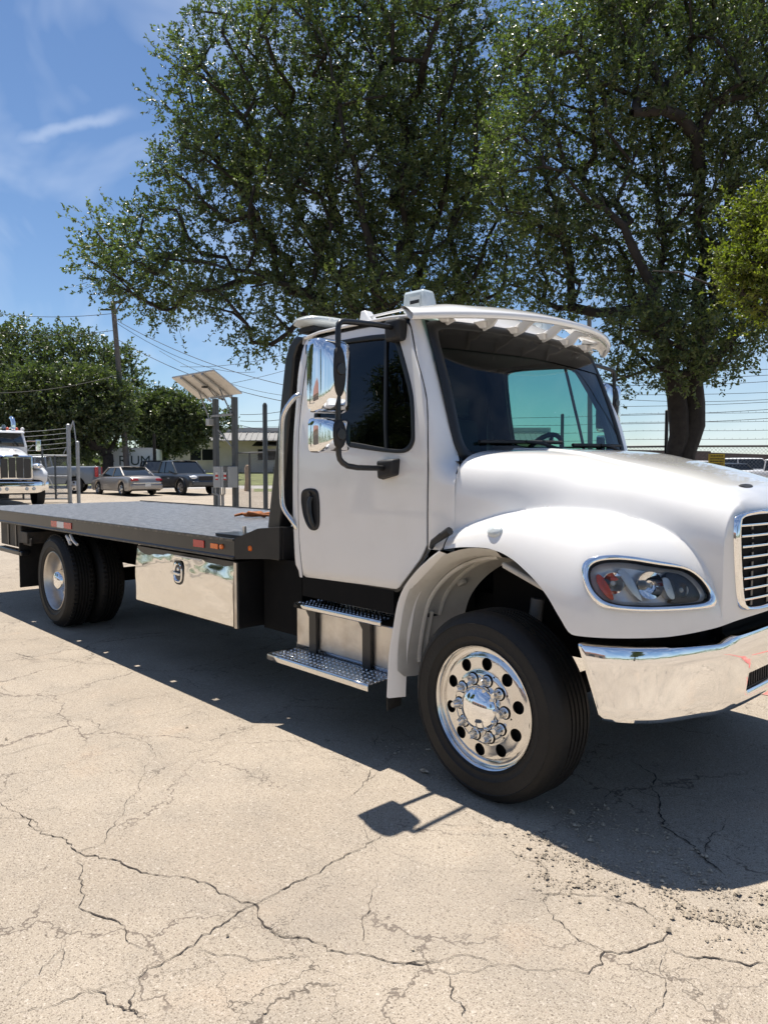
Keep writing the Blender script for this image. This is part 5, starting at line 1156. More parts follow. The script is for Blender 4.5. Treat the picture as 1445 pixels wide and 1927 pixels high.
# ---- chain link fence: run of posts, rails, woven mesh, barbed wire
def fence(name, label, a, b, h, nposts, post_r=.03, pitch=.07, barbed=3, post_h=None, ends=(True, True), outrig=False):
    a = np.array(a, float); b = np.array(b, float); root = empty(name, tuple(a), 0, label, 'fence'); d = b - a; d[2] = 0; Ln = np.linalg.norm(d); d /= Ln; zb = b[2] - a[2]
    gl_ = lambda t, z: tuple(d * t + np.array([0, 0, z + zb * t / Ln]))
    ph = post_h or h
    for i in range(nposts):
        t = Ln * i / (nposts - 1); m = MB(); m.tube([gl_(t, -.05), gl_(t, ph), gl_(t, ph + .02)], [post_r, post_r, post_r * .4], 10); m.build('post', FENCE, root)
    m = MB(); m.tube([gl_(0, h), gl_(Ln, h)], .021, 8); m.build('top_rail', FENCE, root)
    m = MB(); k = int(Ln / pitch); r_ = .0022
    nrm = np.array([-d[1], d[0], 0])
    for i in range(-int(h / pitch), k + 1):
        for s_ in (1, -1):
            t0, z0, t1, z1 = i * pitch, 0.04, i * pitch + h, h
            if t0 < 0: z0 += -t0; t0 = 0
            if t1 > Ln: z1 -= t1 - Ln; t1 = Ln
            if t1 - t0 < .02: continue
            if s_ < 0: t0, t1 = Ln - t0, Ln - t1
            p, q = np.array(gl_(t0, z0)), np.array(gl_(t1, z1)); dd = (q - p) / np.linalg.norm(q - p); sd = np.cross(dd, nrm) * r_; n2 = nrm * r_ * s_
            m.add([p + sd, p - sd * .5 + n2, p - sd * .5 - n2, q + sd, q - sd * .5 + n2, q - sd * .5 - n2], [(0, 1, 4, 3), (1, 2, 5, 4), (2, 0, 3, 5)])
    o = m.build('woven_mesh', FENCE, root, smooth=0, fixn=False); tag(o, kind='stuff')
    for k in range(barbed):
        z = h + .15 + .17 * k
        if z > ph + .1: break
        m = MB(); P = [np.array(gl_(t, z - .02 * math.sin(PI * ((t / 2.5) % 1)))) for t in np.linspace(0, Ln, int(Ln / .25))]; m.tube(P, .004, 4)
        for t in np.arange(.1, Ln, .14): p = np.array(gl_(t, z)); m.add([p + (0, 0, .02), p - (0, 0, .02), p + d * .006], [(0, 1, 2)])
        m.build('barbed_wire', WIRE, root, smooth=0, fixn=False)
    return root
A = spot(443, 22); B = spot(500, 20.5); Cc2 = spot(1251, 14.6); Dd = spot(1520, 14.2)
fence('chain_link_fence', 'chain link fence between the solar panel posts and the tall round post', A, B, 2.0, 3, .032, .07, 4)
fence('chain_link_fence', 'chain link fence with barbed wire behind the forked oak trunk', B, Cc2, 2.05, 6, .035, .07, 4, 2.75)
fence('chain_link_fence', 'chain link fence right of the oak carrying a yellow sign', Cc2, Dd, 2.05, 2, .035, .07, 4, 2.75)
p = spot(500, 20.4); m = MB(); m.tube([(0, 0, -.1), (0, 0, 3.3), (0, 0, 3.36)], [.065, .065, .03], 14)
o = m.build('round_post', GREYP); o.location = p; tag(o, 'tall round dark grey post left of the black head board', 'post')
# yellow sign on the fence
SIGN = mat('faded_yellow_sign', (.52, .36, .02), .5, dirt=(.2, .13, .02), dscale=6, damt=.5); SIGND = mat('sign_lettering', (.09, .06, .01), .5)
sd_ = (Dd - Cc2); sd_[2] = 0; sd_ /= np.linalg.norm(sd_); sp_ = spot(1345, 14.3); sc_ = empty('warning_sign', (sp_[0], sp_[1], sp_[2] + 1.66), math.atan2(sd_[1], sd_[0]), 'faded yellow warning sign wired to the right fence', 'sign')
m = MB(); m.box(-.15, .15, -.035, -.03, 0, .24); m.build('board', SIGN, sc_)
for k, (z, w) in enumerate(((.20, .11), (.145, .12), (.095, .12), (.045, .12))):
    m = MB(); x = -w
    while x < w - .01: q = random.uniform(.012, .04); m.box(x, x + q, -.038, -.036, z - .013, z + .013); x += q + .008
    m.build('lettering', SIGND, sc_, fixn=False)
# ---- rolling gate, left
gp = spot(135, 31.5); gl2 = spot(64, 31.2)
g0 = empty('rolling_gate', tuple(gp), 0, 'galvanised rolling gate with chain link beside the white dump truck', 'gate'); gd = gl2 - gp; gd[2] = 0; gL = np.linalg.norm(gd); gd /= gL; gL = 4.2
gq = lambda t, z: tuple(gd * t + np.array([0, 0, z]))
for t in (0.10, .62, 1.12, 1.9, 2.9, 4.1): m = MB(); m.tube([gq(t, .12), gq(t, 2.0 + (.35 if t > 1 else 0))], .042, 8); m.build('upright', GREYP, g0)
for z in (.15, 1.1, 1.98): m = MB(); m.tube([gq(.1, z), gq(gL, z)], .036, 8); m.build('gate_rail', GALV, g0)
m = MB(); m.tube([gq(.55, .3), gq(1.2, 1.75)], .03, 6); m.build('brace', mat('white_pipe', (.7, .7, .68), .5), g0)
m = MB(); m.tube([gq(1.9, 1.98), gq(1.45, 2.45)], .018, 6); m.build('outrigger', GALV, g0)
m = MB()
for i in range(0, 62):
    for s_ in (0, 1):
        t0 = i * .07; t1 = t0 + 1.85; z0, z1 = .15, 2.0
        if t1 > gL: z1 -= t1 - gL; t1 = gL
        if s_: t0, t1 = gL - t0, gL - t1
        m.tube([gq(t0, z0), gq(t1, z1)], .006, 3, cap=False)
tag(m.build('woven_mesh', GALV, g0, smooth=0, fixn=False), kind='stuff')
m = MB(); m.box(-.1, .1, -.01, .01, 0, .2); q = gq(1.05, 1.25); m.v = [(x + q[0], y + q[1] - .03, z + q[2]) for x, y, z in m.v]; m.build('small_sign', SIGN, g0)
for u, D, v, r_, lab in ((132, 31, 798, .085, 'thick galvanised gate post with barbed wire clips'), (148.5, 30.6, 830, .075, 'shorter galvanised gate post at the open gateway')):
    p = spot(u, D); hp = heightpx(v, D) - p[2]; m = MB(); m.tube([(0, 0, -.1), (0, 0, hp - .04), (0, 0, hp)], [r_, r_, r_ * .5], 12); o = m.build('gate_post', GALV); o.location = p; tag(o, lab, 'post')
gp2 = spot(132, 31); hp = heightpx(798, 31) - gp2[2]
bw = empty('barbed_wire_run', tuple(gp2), 0, 'barbed wire strands running left from the thick gate post', 'barbed wire'); dl = spot(-60, 31.5) - gp2; dl[2] = 0
for k in range(5): 
    z = hp - .18 - .20 * k; m = MB(); m.tube([(dl[0] * t, dl[1] * t, z - .10 * math.sin(PI * t) - .12 * t) for t in np.linspace(0, 1, 14)], .008, 4); m.build('strand', GALV, bw)
m = MB(); e = RT * .22; m.tube([(0, 0, hp - .45), (e[0], e[1], hp + .12)], .03, 6); m.tube([(e[0], e[1], hp + .12), (e[0] * 1.5, e[1] * 1.5, hp - .95)], .025, 6); m.tube([(0, 0, hp - .8), (-e[0], -e[1], hp - 1.25)], .022, 6); m.build('wire_bracket', GALV, bw)
# ---- solar panel frame with gate control boxes
sa = spot(408, 22); sb = spot(443.5, 21.6); cx_ = (sa + sb) / 2
sol = empty('solar_gate_controller', tuple(cx_), 0, 'tilted solar panel on two grey posts with control boxes', 'solar panel'); X = (sb - sa); X[2] = 0; X /= np.linalg.norm(X); Yb = np.array([-X[1], X[0], 0]);  
if Yb @ FH < 0: Yb = -Yb
w2 = np.linalg.norm((sb - sa)[:2]) / 2; W3 = lambda x, y, z: tuple(X * x + Yb * y + np.array([0, 0, z]))
zt = heightpx(752, 22) - cx_[2]; zt2 = heightpx(749, 21.7) - cx_[2]
for x, z in ((-w2, zt), (w2, zt2)): m = MB(); m.hexa([W3(x + a, b, zz) for zz in (-.1, z) for a, b in ((-.07, -.07), (.07, -.07), (.07, .07), (-.07, .07))]); m.build('post', GREYP, sol, bev=.01)
for v in (750, 784): z = heightpx(v, 22) - cx_[2]; m = MB(); m.beam(W3(-w2 - .1, -.09, z), W3(w2, -.09, z + .02), .04, .06); m.build('cross_bar', GALV, sol)
PANB = mat('solar_back_sheet', (.62, .60, .57), .5); PANF = mat('solar_cells', (.02, .03, .08), .15, coat=.5)
def W3px(u, v, D): q = at(u, v, D) - cx_; return Vector(q)
pa, pb, pc_, pd = W3px(324, 712, 20.9), W3px(403, 698, 20.6), W3px(456, 741, 22.5), W3px(374, 751, 22.8)
pn = (pb - pa).cross(pd - pa).normalized(); pn = pn if pn.z > 0 else -pn
m = MB(); m.prism([pa, pb, pc_, pd], pn * .04); m.build('solar_panel', PANB, sol); m = MB(); m.prism([pa + pn * .042, pb + pn * .042, pc_ + pn * .042, pd + pn * .042], pn * .003); m.build('solar_cells', PANF, sol)
for t in (.22, .5, .72): 
    a = pa.lerp(pb, t); b = pd.lerp(pc_, t); m = MB(); m.beam(a - pn * .03, b - pn * .03 + (b - a) * .12, .05, .06, pn); m.build('panel_rail', GALV, sol)
for (t, s_, e_) in ((.22, .62, W3(-w2 - .15, -.1, heightpx(790, 22) - cx_[2])), (.70, .62, W3(w2 - .05, -.1, heightpx(780, 22) - cx_[2]))):
    a = pa.lerp(pb, t).lerp(pd.lerp(pc_, t), s_); m = MB(); m.tube([a, e_], .022, 6); m.build('strut', GALV, sol)
m = MB(); m.tube([W3(-.2, -.08, heightpx(810, 22) - cx_[2]), W3(w2 - .05, -.08, heightpx(842, 22) - cx_[2])], .024, 6); m.build('strut', GALV, sol)
m = MB(); m.tube(chaikin([tuple(pa.lerp(pc_, .5) - pn * .05), tuple(pa.lerp(pc_, .6) - pn * .2 + Vector((0, 0, -.1))), tuple(pa.lerp(pc_, .75) - pn * .12 + Vector((0, 0, -.2))), W3(-w2 + .1, -.1, heightpx(745, 22) - cx_[2])], 2, False), .012, 5); m.build('cable', WIRE, sol)
m = MB(); q = pa.lerp(pc_, .45) - pn * .02; m.box(q.x - .08, q.x + .08, q.y - .06, q.y + .06, q.z - .05, q.z); m.build('junction_box', BLACKM, sol)
BOXG = mat('grey_enclosure', (.40, .42, .43), .45)
z0, z1 = heightpx(917, 21.6) - cx_[2], heightpx(878, 21.6) - cx_[2]
for u0, u1 in ((386, 408.7), (409.3, 436)):
    q0 = W3px(u0, 900, 21.2); q1 = W3px(u1, 900, 21.2); x0, x1 = q0 @ Vector(X), q1 @ Vector(X)
    m = MB(); m.hexa([W3(a, b, zz) for zz in (z0, z1) for a, b in ((x0, -.42), (x1, -.42), (x1, -.08), (x0, -.08))]); bx_ = m.build('control_box', BOXG, sol, bev=.01)
    xm = (x0 + x1) / 2
    for zz0, zz1, mt in ((.62, .72, WHREF), (.50, .62, RED), (.42, .50, WHREF), (.36, .42, RED)): m = MB(); H2 = z1 - z0; m.hexa([W3(a, b, zz) for zz in (z0 + H2 * zz0, z0 + H2 * zz1) for a, b in ((xm - .05, -.426), (xm + .05, -.426), (xm + .05, -.421), (xm - .05, -.421))]); m.build('warning_label', mt, bx_)
m = MB(); m.hexa([W3(a, b, zz) for zz in (z0, z1 + .02) for a, b in ((w2 - .08, -.42), (w2 + .12, -.42), (w2 + .12, -.08), (w2 - .08, -.08))]); m.build('control_box', GREYP, sol, bev=.01)
for x in (-.35, -.22, -.02, .08, .15): m = MB(); m.tube([W3(x, -.2, z0), W3(x, -.2, z0 - .18), W3(x * .4 - .05, -.12, z0 - .25), W3(x * .4 - .05, -.1, -.05)], .02, 6); m.build('conduit', GALV, sol)
m = MB(); q = W3(-w2 - .12, -.1, heightpx(795, 22) - cx_[2]); m.box(q[0] - .1, q[0] + .1, q[1] - .1, q[1] + .1, q[2] - .1, q[2] + .1); m.build('sensor_box', BOXG, sol, bev=.01)
# ---- utility poles and wires
WOOD = mat('weathered_pole', (.14, .12, .105), .9, var=.3, vscale=3)
def pole(u, vtop, ubase, D, r_, label, arm=None):
    b = spot(ubase, D); t = at(u, vtop, D) - b; root = empty('utility_pole', tuple(b), 0, label, 'utility pole'); m = MB(); m.tube([(0, 0, -.2), tuple(t * .5), tuple(t)], [r_ * 1.25, r_ * 1.1, r_], 12); m.build('pole', WOOD, root, smooth=60)
    if arm: m = MB(); q = RT * arm; m.beam(tuple(t * .985), tuple(t * 1.0 + q + np.array([0, 0, arm * .25])), .12, .14); m.beam(tuple(t * .93), tuple(t + q * .8 + np.array([0, 0, arm * .15])), .08, .08); m.build('cross_arm', WOOD, root); m = MB(); q = t * .955; m.tube([tuple(q), tuple(q - RT * .5), tuple(q - RT * .9)], .06, 8); m.build('insulator', WIRE, root)
    return b + t
Pt = pole(213, 567, 243, 50.2, .16, 'leaning wooden utility pole above the background oaks', .9)
pole(1108, 575, 1110, 60, .17, 'utility pole half hidden by the oak crown beyond the visor', -.6)
m = MB(); b = spot(292, 50.5); m.tube([(0, 0, -.1), (.05, 0, 2.0), (.02, 0, 3.6)], [.14, .12, .10], 8); o = m.build('slim_trunk', BARK); o.location = b; tag(o, 'slim bare tree trunk before the white lettered trailer', 'tree trunk')
def wire(u0, v0, D0, u1, v1, D1, sag, label, r_=.016):
    a, b = at(u0, v0, D0), at(u1, v1, D1); m = MB(); m.tube([tuple(a + (b - a) * t - UP * sag * 4 * t * (1 - t) - a) for t in np.linspace(0, 1, 26)], r_, 4); o = m.build('overhead_wire', WIRE); o.location = a; tag(o, label, 'wire', 'overhead wires')
W1 = ['cable from the leaning pole top sloping down right towards the cab', 'heavier cable from the leaning pole middle sloping down right', 'faint wire leaving the leaning pole top to the left', 'second faint wire leaving the leaning pole to the left below the first', 'slack wire from the leaning pole passing above the solar panel', 'faint wire rising right from above the solar panel', 'faint wire crossing left to right just behind the solar panel top', 'dark cable drooping before the background oak at the left edge']
for q, lb_ in zip(((215, 600, 47, 560, 730, 40, .5), (217, 636, 47, 640, 770, 38, .8), (212, 590, 47, -80, 575, 60, .5), (213, 622, 47, -80, 612, 60, .5), (217, 606, 47, 480, 700, 70, 1.0), (340, 690, 60, 620, 640, 55, .6), (250, 740, 60, 560, 690, 60, .5), (-40, 740, 40, 220, 706, 46, .3)), W1): wire(*q, lb_, .018)
W2 = ['upper wire rising right between solar posts and head board', 'middle wire rising right between solar posts and head board', 'lowest wire sloping down between solar posts and head board', 'long wire sloping down right above the round post']
for q, lb_ in zip(((452, 780, 45, 600, 757, 40, .2), (452, 792, 45, 600, 775, 40, .2), (452, 800, 45, 600, 812, 40, .2), (300, 660, 60, 540, 745, 55, .6)), W2): wire(*q, lb_, .016)
W3_ = ['topmost', 'second', 'third', 'fourth', 'fifth', 'sixth', 'seventh', 'lowest']
for q, lb_ in zip(((1120, 690, 36, 1520, 690, 36, .2), (1120, 706, 36, 1520, 700, 36, .2), (1120, 724, 36, 1520, 712, 36, .15), (1120, 742, 40, 1520, 735, 40, .1), (1120, 748, 40, 1520, 746, 40, .25), (1120, 765, 40, 1520, 752, 40, .1), (1120, 782, 36, 1520, 765, 36, .1), (1120, 798, 36, 1520, 782, 36, .1)), W3_): wire(*q, lb_ + ' of the overhead wires crossing the sky behind the forked oak trunk', .013)
# ---- lawn, road, stump
GRASS = mat('dry_lawn', (.16, .175, .07), .95, var=.35, vscale=1.2, bump=.8, bscale=30); ROAD = mat('pale_road', (.36, .34, .32), .9, var=.15, vscale=1)
def strip(name, u0, u1, D0, D1, mt, lift, label=None, kind='structure', rise=0.0):
    m = MB(); G = []
    for t in np.linspace(0, 1, 14):
        row = []
        for s_ in np.linspace(0, 1, 6):
            p = spot(u0 + (u1 - u0) * t, D0 + (D1 - D0) * s_); row.append((p[0], p[1], p[2] + lift + rise * s_ ** .8))
        G.append(row)
    m.grid(G); tag(m.build(name, mt, None, smooth=0), label, kind=kind)
strip('road', -900, 1120, 46.5, 52, ROAD, .008); strip('lawn', -900, 1120, 52.2, 69, GRASS, .016, rise=.95); strip('grass_verge', 478, 700, 42.0, 46.3, GRASS, .012)
STUMP = mat('pale_stump', (.42, .30, .20), .9, var=.3); m = MB(); m.tube([(0, 0, -.1), (.04, 0, .7), (.0, 0, 1.3), (.05, 0, 1.5)], [.2, .15, .17, .1], 9); o = m.build('wooden_stub', STUMP); o.location = spot(466, 43); tag(o, 'pale wooden stub post on the grass behind the chain link', 'stump')
# ---- low buildings
def facing(u, D, extra=0): 
    d = -(RT * (u - 722.5) / FPX + FH); return math.atan2(d[1], d[0]) + PI / 2 + extra
WALL = mat('grey_block_wall', (.64, .59, .56), .85, var=.12, vscale=.8); ROOFM = mat('grey_metal_roof', (.11, .11, .115), .6); WINM = mat('dark_window', (.015, .017, .02), .12)
c = spot(520, 66) + np.array([0, 0, .72]); bl = empty('warehouse', tuple(c), math.atan2(RT[1], RT[0]), 'long grey low building with ribbed metal roof behind the lawn', 'building')
bl.scale = (1, 1, .80); m = MB(); m.box(-12.2, 24, 0, 14, -1, 4.2); m.build('wall', WALL, bl); 
m = MB(); m.box(-5.6, 24.4, -.05, 14.2, 4.55, 5.1); m.build('parapet', WALL, bl)
m = MB(); m.hexa([(-5.6, -1.6, 3.55), (24.4, -1.6, 3.55), (24.4, 0, 4.56), (-5.6, 0, 4.56), (-5.6, -1.6, 3.62), (24.4, -1.6, 3.62), (24.4, 0, 4.64), (-5.6, 0, 4.64)]); rf = m.build('roof', ROOFM, bl)
for i in range(60): x = -5.5 + i * .5; m = MB(); m.beam((x, -1.62, 3.64), (x, -.02, 4.66), .06, .07); m.build('roof_seam', ROOFM, rf, fixn=False)
for x0, x1, z0_, z1_ in ((-11.2, -9.6, 1.5, 2.7), (-7.6, -5.6, 1.5, 2.7), (-1.6, 0, 1.5, 2.7), (1.4, 3.2, 1.6, 2.7), (5.1, 6.0, 1.5, 2.7), (6.8, 7.7, 1.5, 2.7), (10, 12, 1.5, 2.7)):
    m = MB(); m.box(x0, x1, -.03, .02, z0_, z1_); w_ = m.build('window', WINM, bl); m = MB(); m.box(x0 - .1, x1 + .1, -.09, -.02, z0_ - .12, z0_ - .02); m.build('sill', WALL, w_); m = MB(); m.box((x0 + x1) / 2 - .04, (x0 + x1) / 2 + .04, -.06, -.03, z0_, z1_); m.build('mullion', WALL, w_)
m = MB(); m.prism([(-1.9, -1.2, 3.0), (.3, -1.2, 3.0), (.1, 0, 3.5), (-1.7, 0, 3.5)], (0, 0, .06)); m.build('awning', BLACKM, bl)
HEDGE = LEAF_F
r9 = np.random.default_rng(77); P = np.stack([r9.uniform(0, 20, 9000), r9.normal(-1.2, .35, 9000), r9.uniform(0, 1, 9000) * (.55 + .25 * np.sin(np.arange(9000)))], 1); Vh, Fh = leaves(P, r9.normal(0, 1, P.shape), .22, .13, 5); hd_ = empty('hedge', (0, 0, 0), 0, 'low dark hedge along the grey building wall', 'hedge'); hd_.location = c; hd_.rotation_euler = (0, 0, math.atan2(RT[1], RT[0])); mesh_arrays('foliage', Vh, Fh, LEAF_F, hd_, np.full(len(Vh), .2))
c = spot(1240, 82); b2 = empty('brown_roof_building', tuple(c), math.atan2(RT[1], RT[0]) , 'long low building with dark brown roof beyond the right fence', 'building')
BRN = mat('brown_shingle', (.085, .062, .055), .8, var=.2); PALE = mat('pale_wall', (.55, .52, .48), .8)
m = MB(); m.box(-9, 16, 0, 10, 0, 2.3); m.build('wall', PALE, b2)
for x0, x1, zr0, zr1 in ((-9.6, 5.2, 2.2, 3.35), (5.2, 12.5, 1.75, 2.95), (12.5, 30, 1.45, 2.6)): m = MB(); m.hexa([(x0, -1, zr0), (x1, -1, zr0 - .2), (x1, 5, zr0 - .2), (x0, 5, zr0), (x0, -.9, zr1), (x1, -.9, zr1 - .25), (x1, 5, zr1 - .25), (x0, 5, zr1)]); m.build('roof', BRN, b2)
for x in range(-8, 16, 3): m = MB(); m.box(x, x + 1.1, -.04, .02, .9, 1.9); m.build('window', WINM, b2)
# far tree line closing the horizon
r8 = np.random.default_rng(5); n = 26000; uu = r8.uniform(-800, 2600, n); hgt = 6.5 + 2.5 * np.sin(uu * .013) + 2.0 * np.sin(uu * .041 + 1); hgt = np.where((uu > 440) & (uu < 1900), hgt * .30, hgt); dd = r8.uniform(150, 185, n)
P = np.stack([CAM[k] + FH[k] * dd + RT[k] * (uu - 722.5) / FPX * dd for k in range(3)], 1); P[:, 2] = .6 + np.clip(hgt, 1, 12) * r8.uniform(0, 1, n) ** .8
th_ = r8.uniform(PI * .32, PI * 1.68, 9000) + math.atan2(FH[1], FH[0]); rr_ = r8.uniform(150, 185, 9000); P = np.vstack([P, np.stack([CAM[0] + rr_ * np.cos(th_), CAM[1] + rr_ * np.sin(th_), .6 + (9 + 3 * np.sin(th_ * 23)) * r8.uniform(0, 1, 9000) ** .8], 1)])
Vh, Fh = leaves(P, r8.normal(0, 1, P.shape), 2.0, 1.3, 6); o = mesh_arrays('far_woods', Vh, Fh, LEAF_F, None, np.full(len(Vh), .3)); tag(o, 'far line of dark trees on the horizon', kind='stuff')
# ------------------------------------------------------------------ vehicles in the background
def vdir(u): d = RT * (u - 722.5) / FPX + FH; return d / np.linalg.norm(d)
def yaw_for(u, ang):
    """yaw of a vehicle whose nose points `ang` degrees clockwise (to the right) of straight away from the camera"""
    v = vdir(u); return math.atan2(v[1], v[0]) - R(ang)
TYRE = mat('far_tyre', (.012, .012, .012), .8); RIMF = mat('silver_rim', (.52, .52, .53), .3, .9); CARGL = mat('car_glass', (.012, .015, .018), .05, spec=.8); HEADL = mat('car_headlamp', (.75, .76, .78), .1, coat=.5); TAILR = mat('car_tail_lamp', (.30, .008, .012), .15, coat=.6); PLATE_ = mat('licence_plate', (.7, .7, .68), .5)
def wheel_at(root, x, y, r_, w=.2):
    s = 1 if y > 0 else -1; m = MB(); m.lathe([(r_ * .64, s * w / 2 - s * .02), (r_ * .70, s * w / 2), (r_ * .93, s * w / 2), (r_, s * w * .36), (r_, -s * w * .4), (r_ * .6, -s * w / 2)], (x, y, r_), 'Y', 26); t = m.build('tyre', TYRE, root, smooth=50)
    m = MB(); m.lathe([(r_ * .66, s * (w / 2 - .012)), (r_ * .62, s * (w / 2 - .03)), (r_ * .3, s * (w / 2 - .02)), (r_ * .12, s * (w / 2)), (.001, s * (w / 2))], (x, y, r_), 'Y', 26); m.build('rim', RIMF, t, smooth=40)
    for k in range(5):
        a = 2 * PI * k / 5; m = MB(); m.lathe([(.001, 0), (r_ * .13, 0)], (x + r_ * .43 * math.cos(a), y + s * (w / 2 - .008), r_ + r_ * .43 * math.sin(a)), 'Y', 8); m.build('rim_hole', TYRE, t, fixn=False)
def car(name, label, cat, u, D, ang, paint, L_, W_, belt, roof, axles, r_, green, lowz=.22, bed=None, group=None, cover=None, trunk_lip=.0):
    """belt: [(x, z)] top line of the lower body from tail (x<0) to nose; green: (x0 base rear, x1 roof rear, x2 roof front, x3 base front)"""
    b = spot(u, D); root = empty(name, tuple(b), yaw_for(u, ang), label, cat, group); hw = W_ / 2
    bz = pchip(*zip(*belt)); xs = sorted(set(list(np.linspace(-L_ / 2, L_ / 2, 44)) + [a + d for a in axles for d in np.linspace(-r_ * 1.2, r_ * 1.2, 13)]))
    G = []
    for x in xs:
        e = min(1, (L_ / 2 - abs(x)) / .35); w = hw * (.80 + .20 * math.sqrt(max(0, 1 - (1 - e) ** 2))); zt = float(bz(x)); zl = lowz + .10 * (1 - e)
        for a in axles:
            if abs(x - a) < r_ * 1.2: zl = max(zl, r_ + math.sqrt(max(0, (r_ * 1.2) ** 2 - (x - a) ** 2)))
        zl = min(zl, zt - .12); m1_ = zl + (zt - zl) * .5
        G.append([(x, -w * .93, zl), (x, -w * .985, zl + .04), (x, -w, m1_), (x, -w * .985, zt - .10), (x, -w * .94, zt - .025), (x, -w * .86, zt), (x, 0, zt + .025), (x, w * .86, zt), (x, w * .94, zt - .025), (x, w * .985, zt - .10), (x, w, m1_), (x, w * .985, zl + .04), (x, w * .93, zl)])
    m = MB(); m.grid(G)
    for g_ in (G[0], G[-1]): m.add(g_, [tuple(range(len(g_)))])
    m.build('body', paint, root, smooth=38)
    m = MB(); m.box(-L_ / 2 + .2, L_ / 2 - .2, -hw * .8, hw * .8, lowz + .02, max(.5, belt[0][1] - .15)); m.build('underbody', TYRE, root)
    for a in axles:
        for s in (-1, 1): wheel_at(root, a, s * (hw - .10), r_)
    x0, x1, x2, x3 = green; zb0, zb3 = float(bz(x0)) + .005, float(bz(x3)) + .005; wb, wt = hw * .90, hw * .74
    c0 = [(x0, -wb, zb0), (x3, -wb, zb3), (x3, wb, zb3), (x0, wb, zb0)]; c1 = [(x1, -wt, roof - .03), (x2, -wt, roof - .03), (x2, wt, roof - .03), (x1, wt, roof - .03)]
    m = MB(); m.hexa(c0 + c1); m.build('windows', CARGL, root, bev=.02)
    m = MB(); G = []
    for t in np.linspace(0, 1, 9):
        x = x1 - .06 + (x2 - x1 + .12) * t; cz = .035 * math.sin(PI * t); G.append([(x, -wt - .03, roof - .055), (x, -wt + .02, roof - .01 + cz * .4), (x, -wt * .5, roof + cz), (x, 0, roof + .01 + cz), (x, wt * .5, roof + cz), (x, wt - .02, roof - .01 + cz * .4), (x, wt + .03, roof - .055)])
    m.grid(G); m.build('roof', paint, root, smooth=60)
    for s in (-1, 1):
        for (a, b_) in ((c0[0], c1[0]), (c0[1], c1[1])): m = MB(); m.beam((a[0], s * abs(a[1]), a[2] - .02), (b_[0], s * (abs(b_[1]) + .012), b_[2]), .075, .075); m.build('pillar', paint, root, bev=.01)
        xm = (x1 + x2) / 2 - .05; m = MB(); m.beam((xm, s * (wb + .0), (zb0 + zb3) / 2 - .02), (xm - .05, s * (wt + .016), roof - .05), .07, .05); m.build('pillar', paint, root)
        m = MB(); m.hexa([(x3 - .45, s * hw * .93, zb3 + .02), (x3 - .30, s * hw * .93, zb3 + .02), (x3 - .30, s * (hw + .13), zb3 + .03), (x3 - .42, s * (hw + .13), zb3 + .03), (x3 - .45, s * hw * .93, zb3 + .06), (x3 - .30, s * hw * .93, zb3 + .06), (x3 - .31, s * (hw + .13), zb3 + .17), (x3 - .42, s * (hw + .13), zb3 + .17)]); m.build('wing_mirror', paint, root, bev=.02)
    return root, bz
def lamp(root, name, mt, x, y, z, sx, sy, sz):
    m = MB(); m.ball((x, y, z), sx, sy, sz, 14, 8); return m.build(name, mt, root, smooth=70)
SILV = mat('silver_beige_metallic', (.36, .33, .30), .3, .5, coat=.6); CHAR = mat('charcoal_metallic', (.055, .06, .066), .3, .4, coat=.6); GREYC = mat('light_grey_metallic', (.24, .27, .30), .35, .3, coat=.5); WHC = mat('white_car_paint', (.72, .72, .72), .3, coat=.6); BLK = mat('black_car_paint', (.012, .012, .014), .3, coat=.6)
# silver sedan seen from its rear left
s_, bz = car('sedan', 'silver beige sedan parked with its tail lamps towards the yard', 'car', 237, 38.6, -25, SILV, 4.85, 1.78, [(-2.43, .80), (-2.3, .92), (-1.6, .98), (-.9, .96), (.9, .93), (1.2, .90), (1.9, .80), (2.3, .68), (2.43, .55)], 1.44, (-1.36, 1.38), .32, (-1.55, -.85, .42, 1.22))
for s in (-1, 1): lamp(s_, 'tail_lamp', TAILR, -2.36, s * .60, .78, .09, .25, .085)
m = MB(); m.box(-2.46, -2.40, -.75, .75, .60, .66); m.build('bumper_strip', mat('chrome_strip', (.7, .68, .65), .2, .8), s_, bev=.01); m = MB(); m.box(-2.475, -2.455, -.02 - .15, .13, .46, .60); m.build('licence_plate', PLATE_, s_)
m = MB(); m.box(-2.47, -2.25, -.84, .84, .30, .58); m.build('rear_bumper', SILV, s_, bev=.06)
# charcoal pickup facing right
s_, bz = car('pickup_truck', 'charcoal crew cab pickup parked behind the silver sedan', 'pickup', 340, 39.5, 150, CHAR, 5.3, 1.88, [(-2.65, 1.12), (-.95, 1.13), (-.8, 1.12), (1.0, 1.10), (1.15, 1.08), (2.2, 1.02), (2.55, .92), (2.65, .78)], 1.76, (-1.62, 1.62), .38, (-.78, -.68, .42, 1.12), lowz=.38)
m = MB(); m.box(-2.55, -.95, -.72, .72, 1.13, 1.165); m.build('bed_floor', BLACKM, s_)
for s in (-1, 1):
    lamp(s_, 'headlight', HEADL, 2.48, s * .68, .88, .16, .20, .12); m = MB(); G = []
    for a in (1.62, -1.62): m.tube([(a + .47 * math.cos(t), s * .95, .38 + .47 * math.sin(t)) for t in np.linspace(.05, PI - .05, 14)], .045, 6)
    m.build('fender_flare', BLK, s_); m = MB(); m.box(.35, .55, s * .945, s * .955, .82, .86); m.build('door_badge', PLATE_, s_)
m = MB(); m.box(2.58, 2.72, -.85, .85, .45, .70); m.build('front_bumper', CHAR, s_, bev=.05); m = MB(); m.box(2.60, 2.67, -.48, .48, .74, .96); m.build('grille', BLACKM, s_, bev=.02)
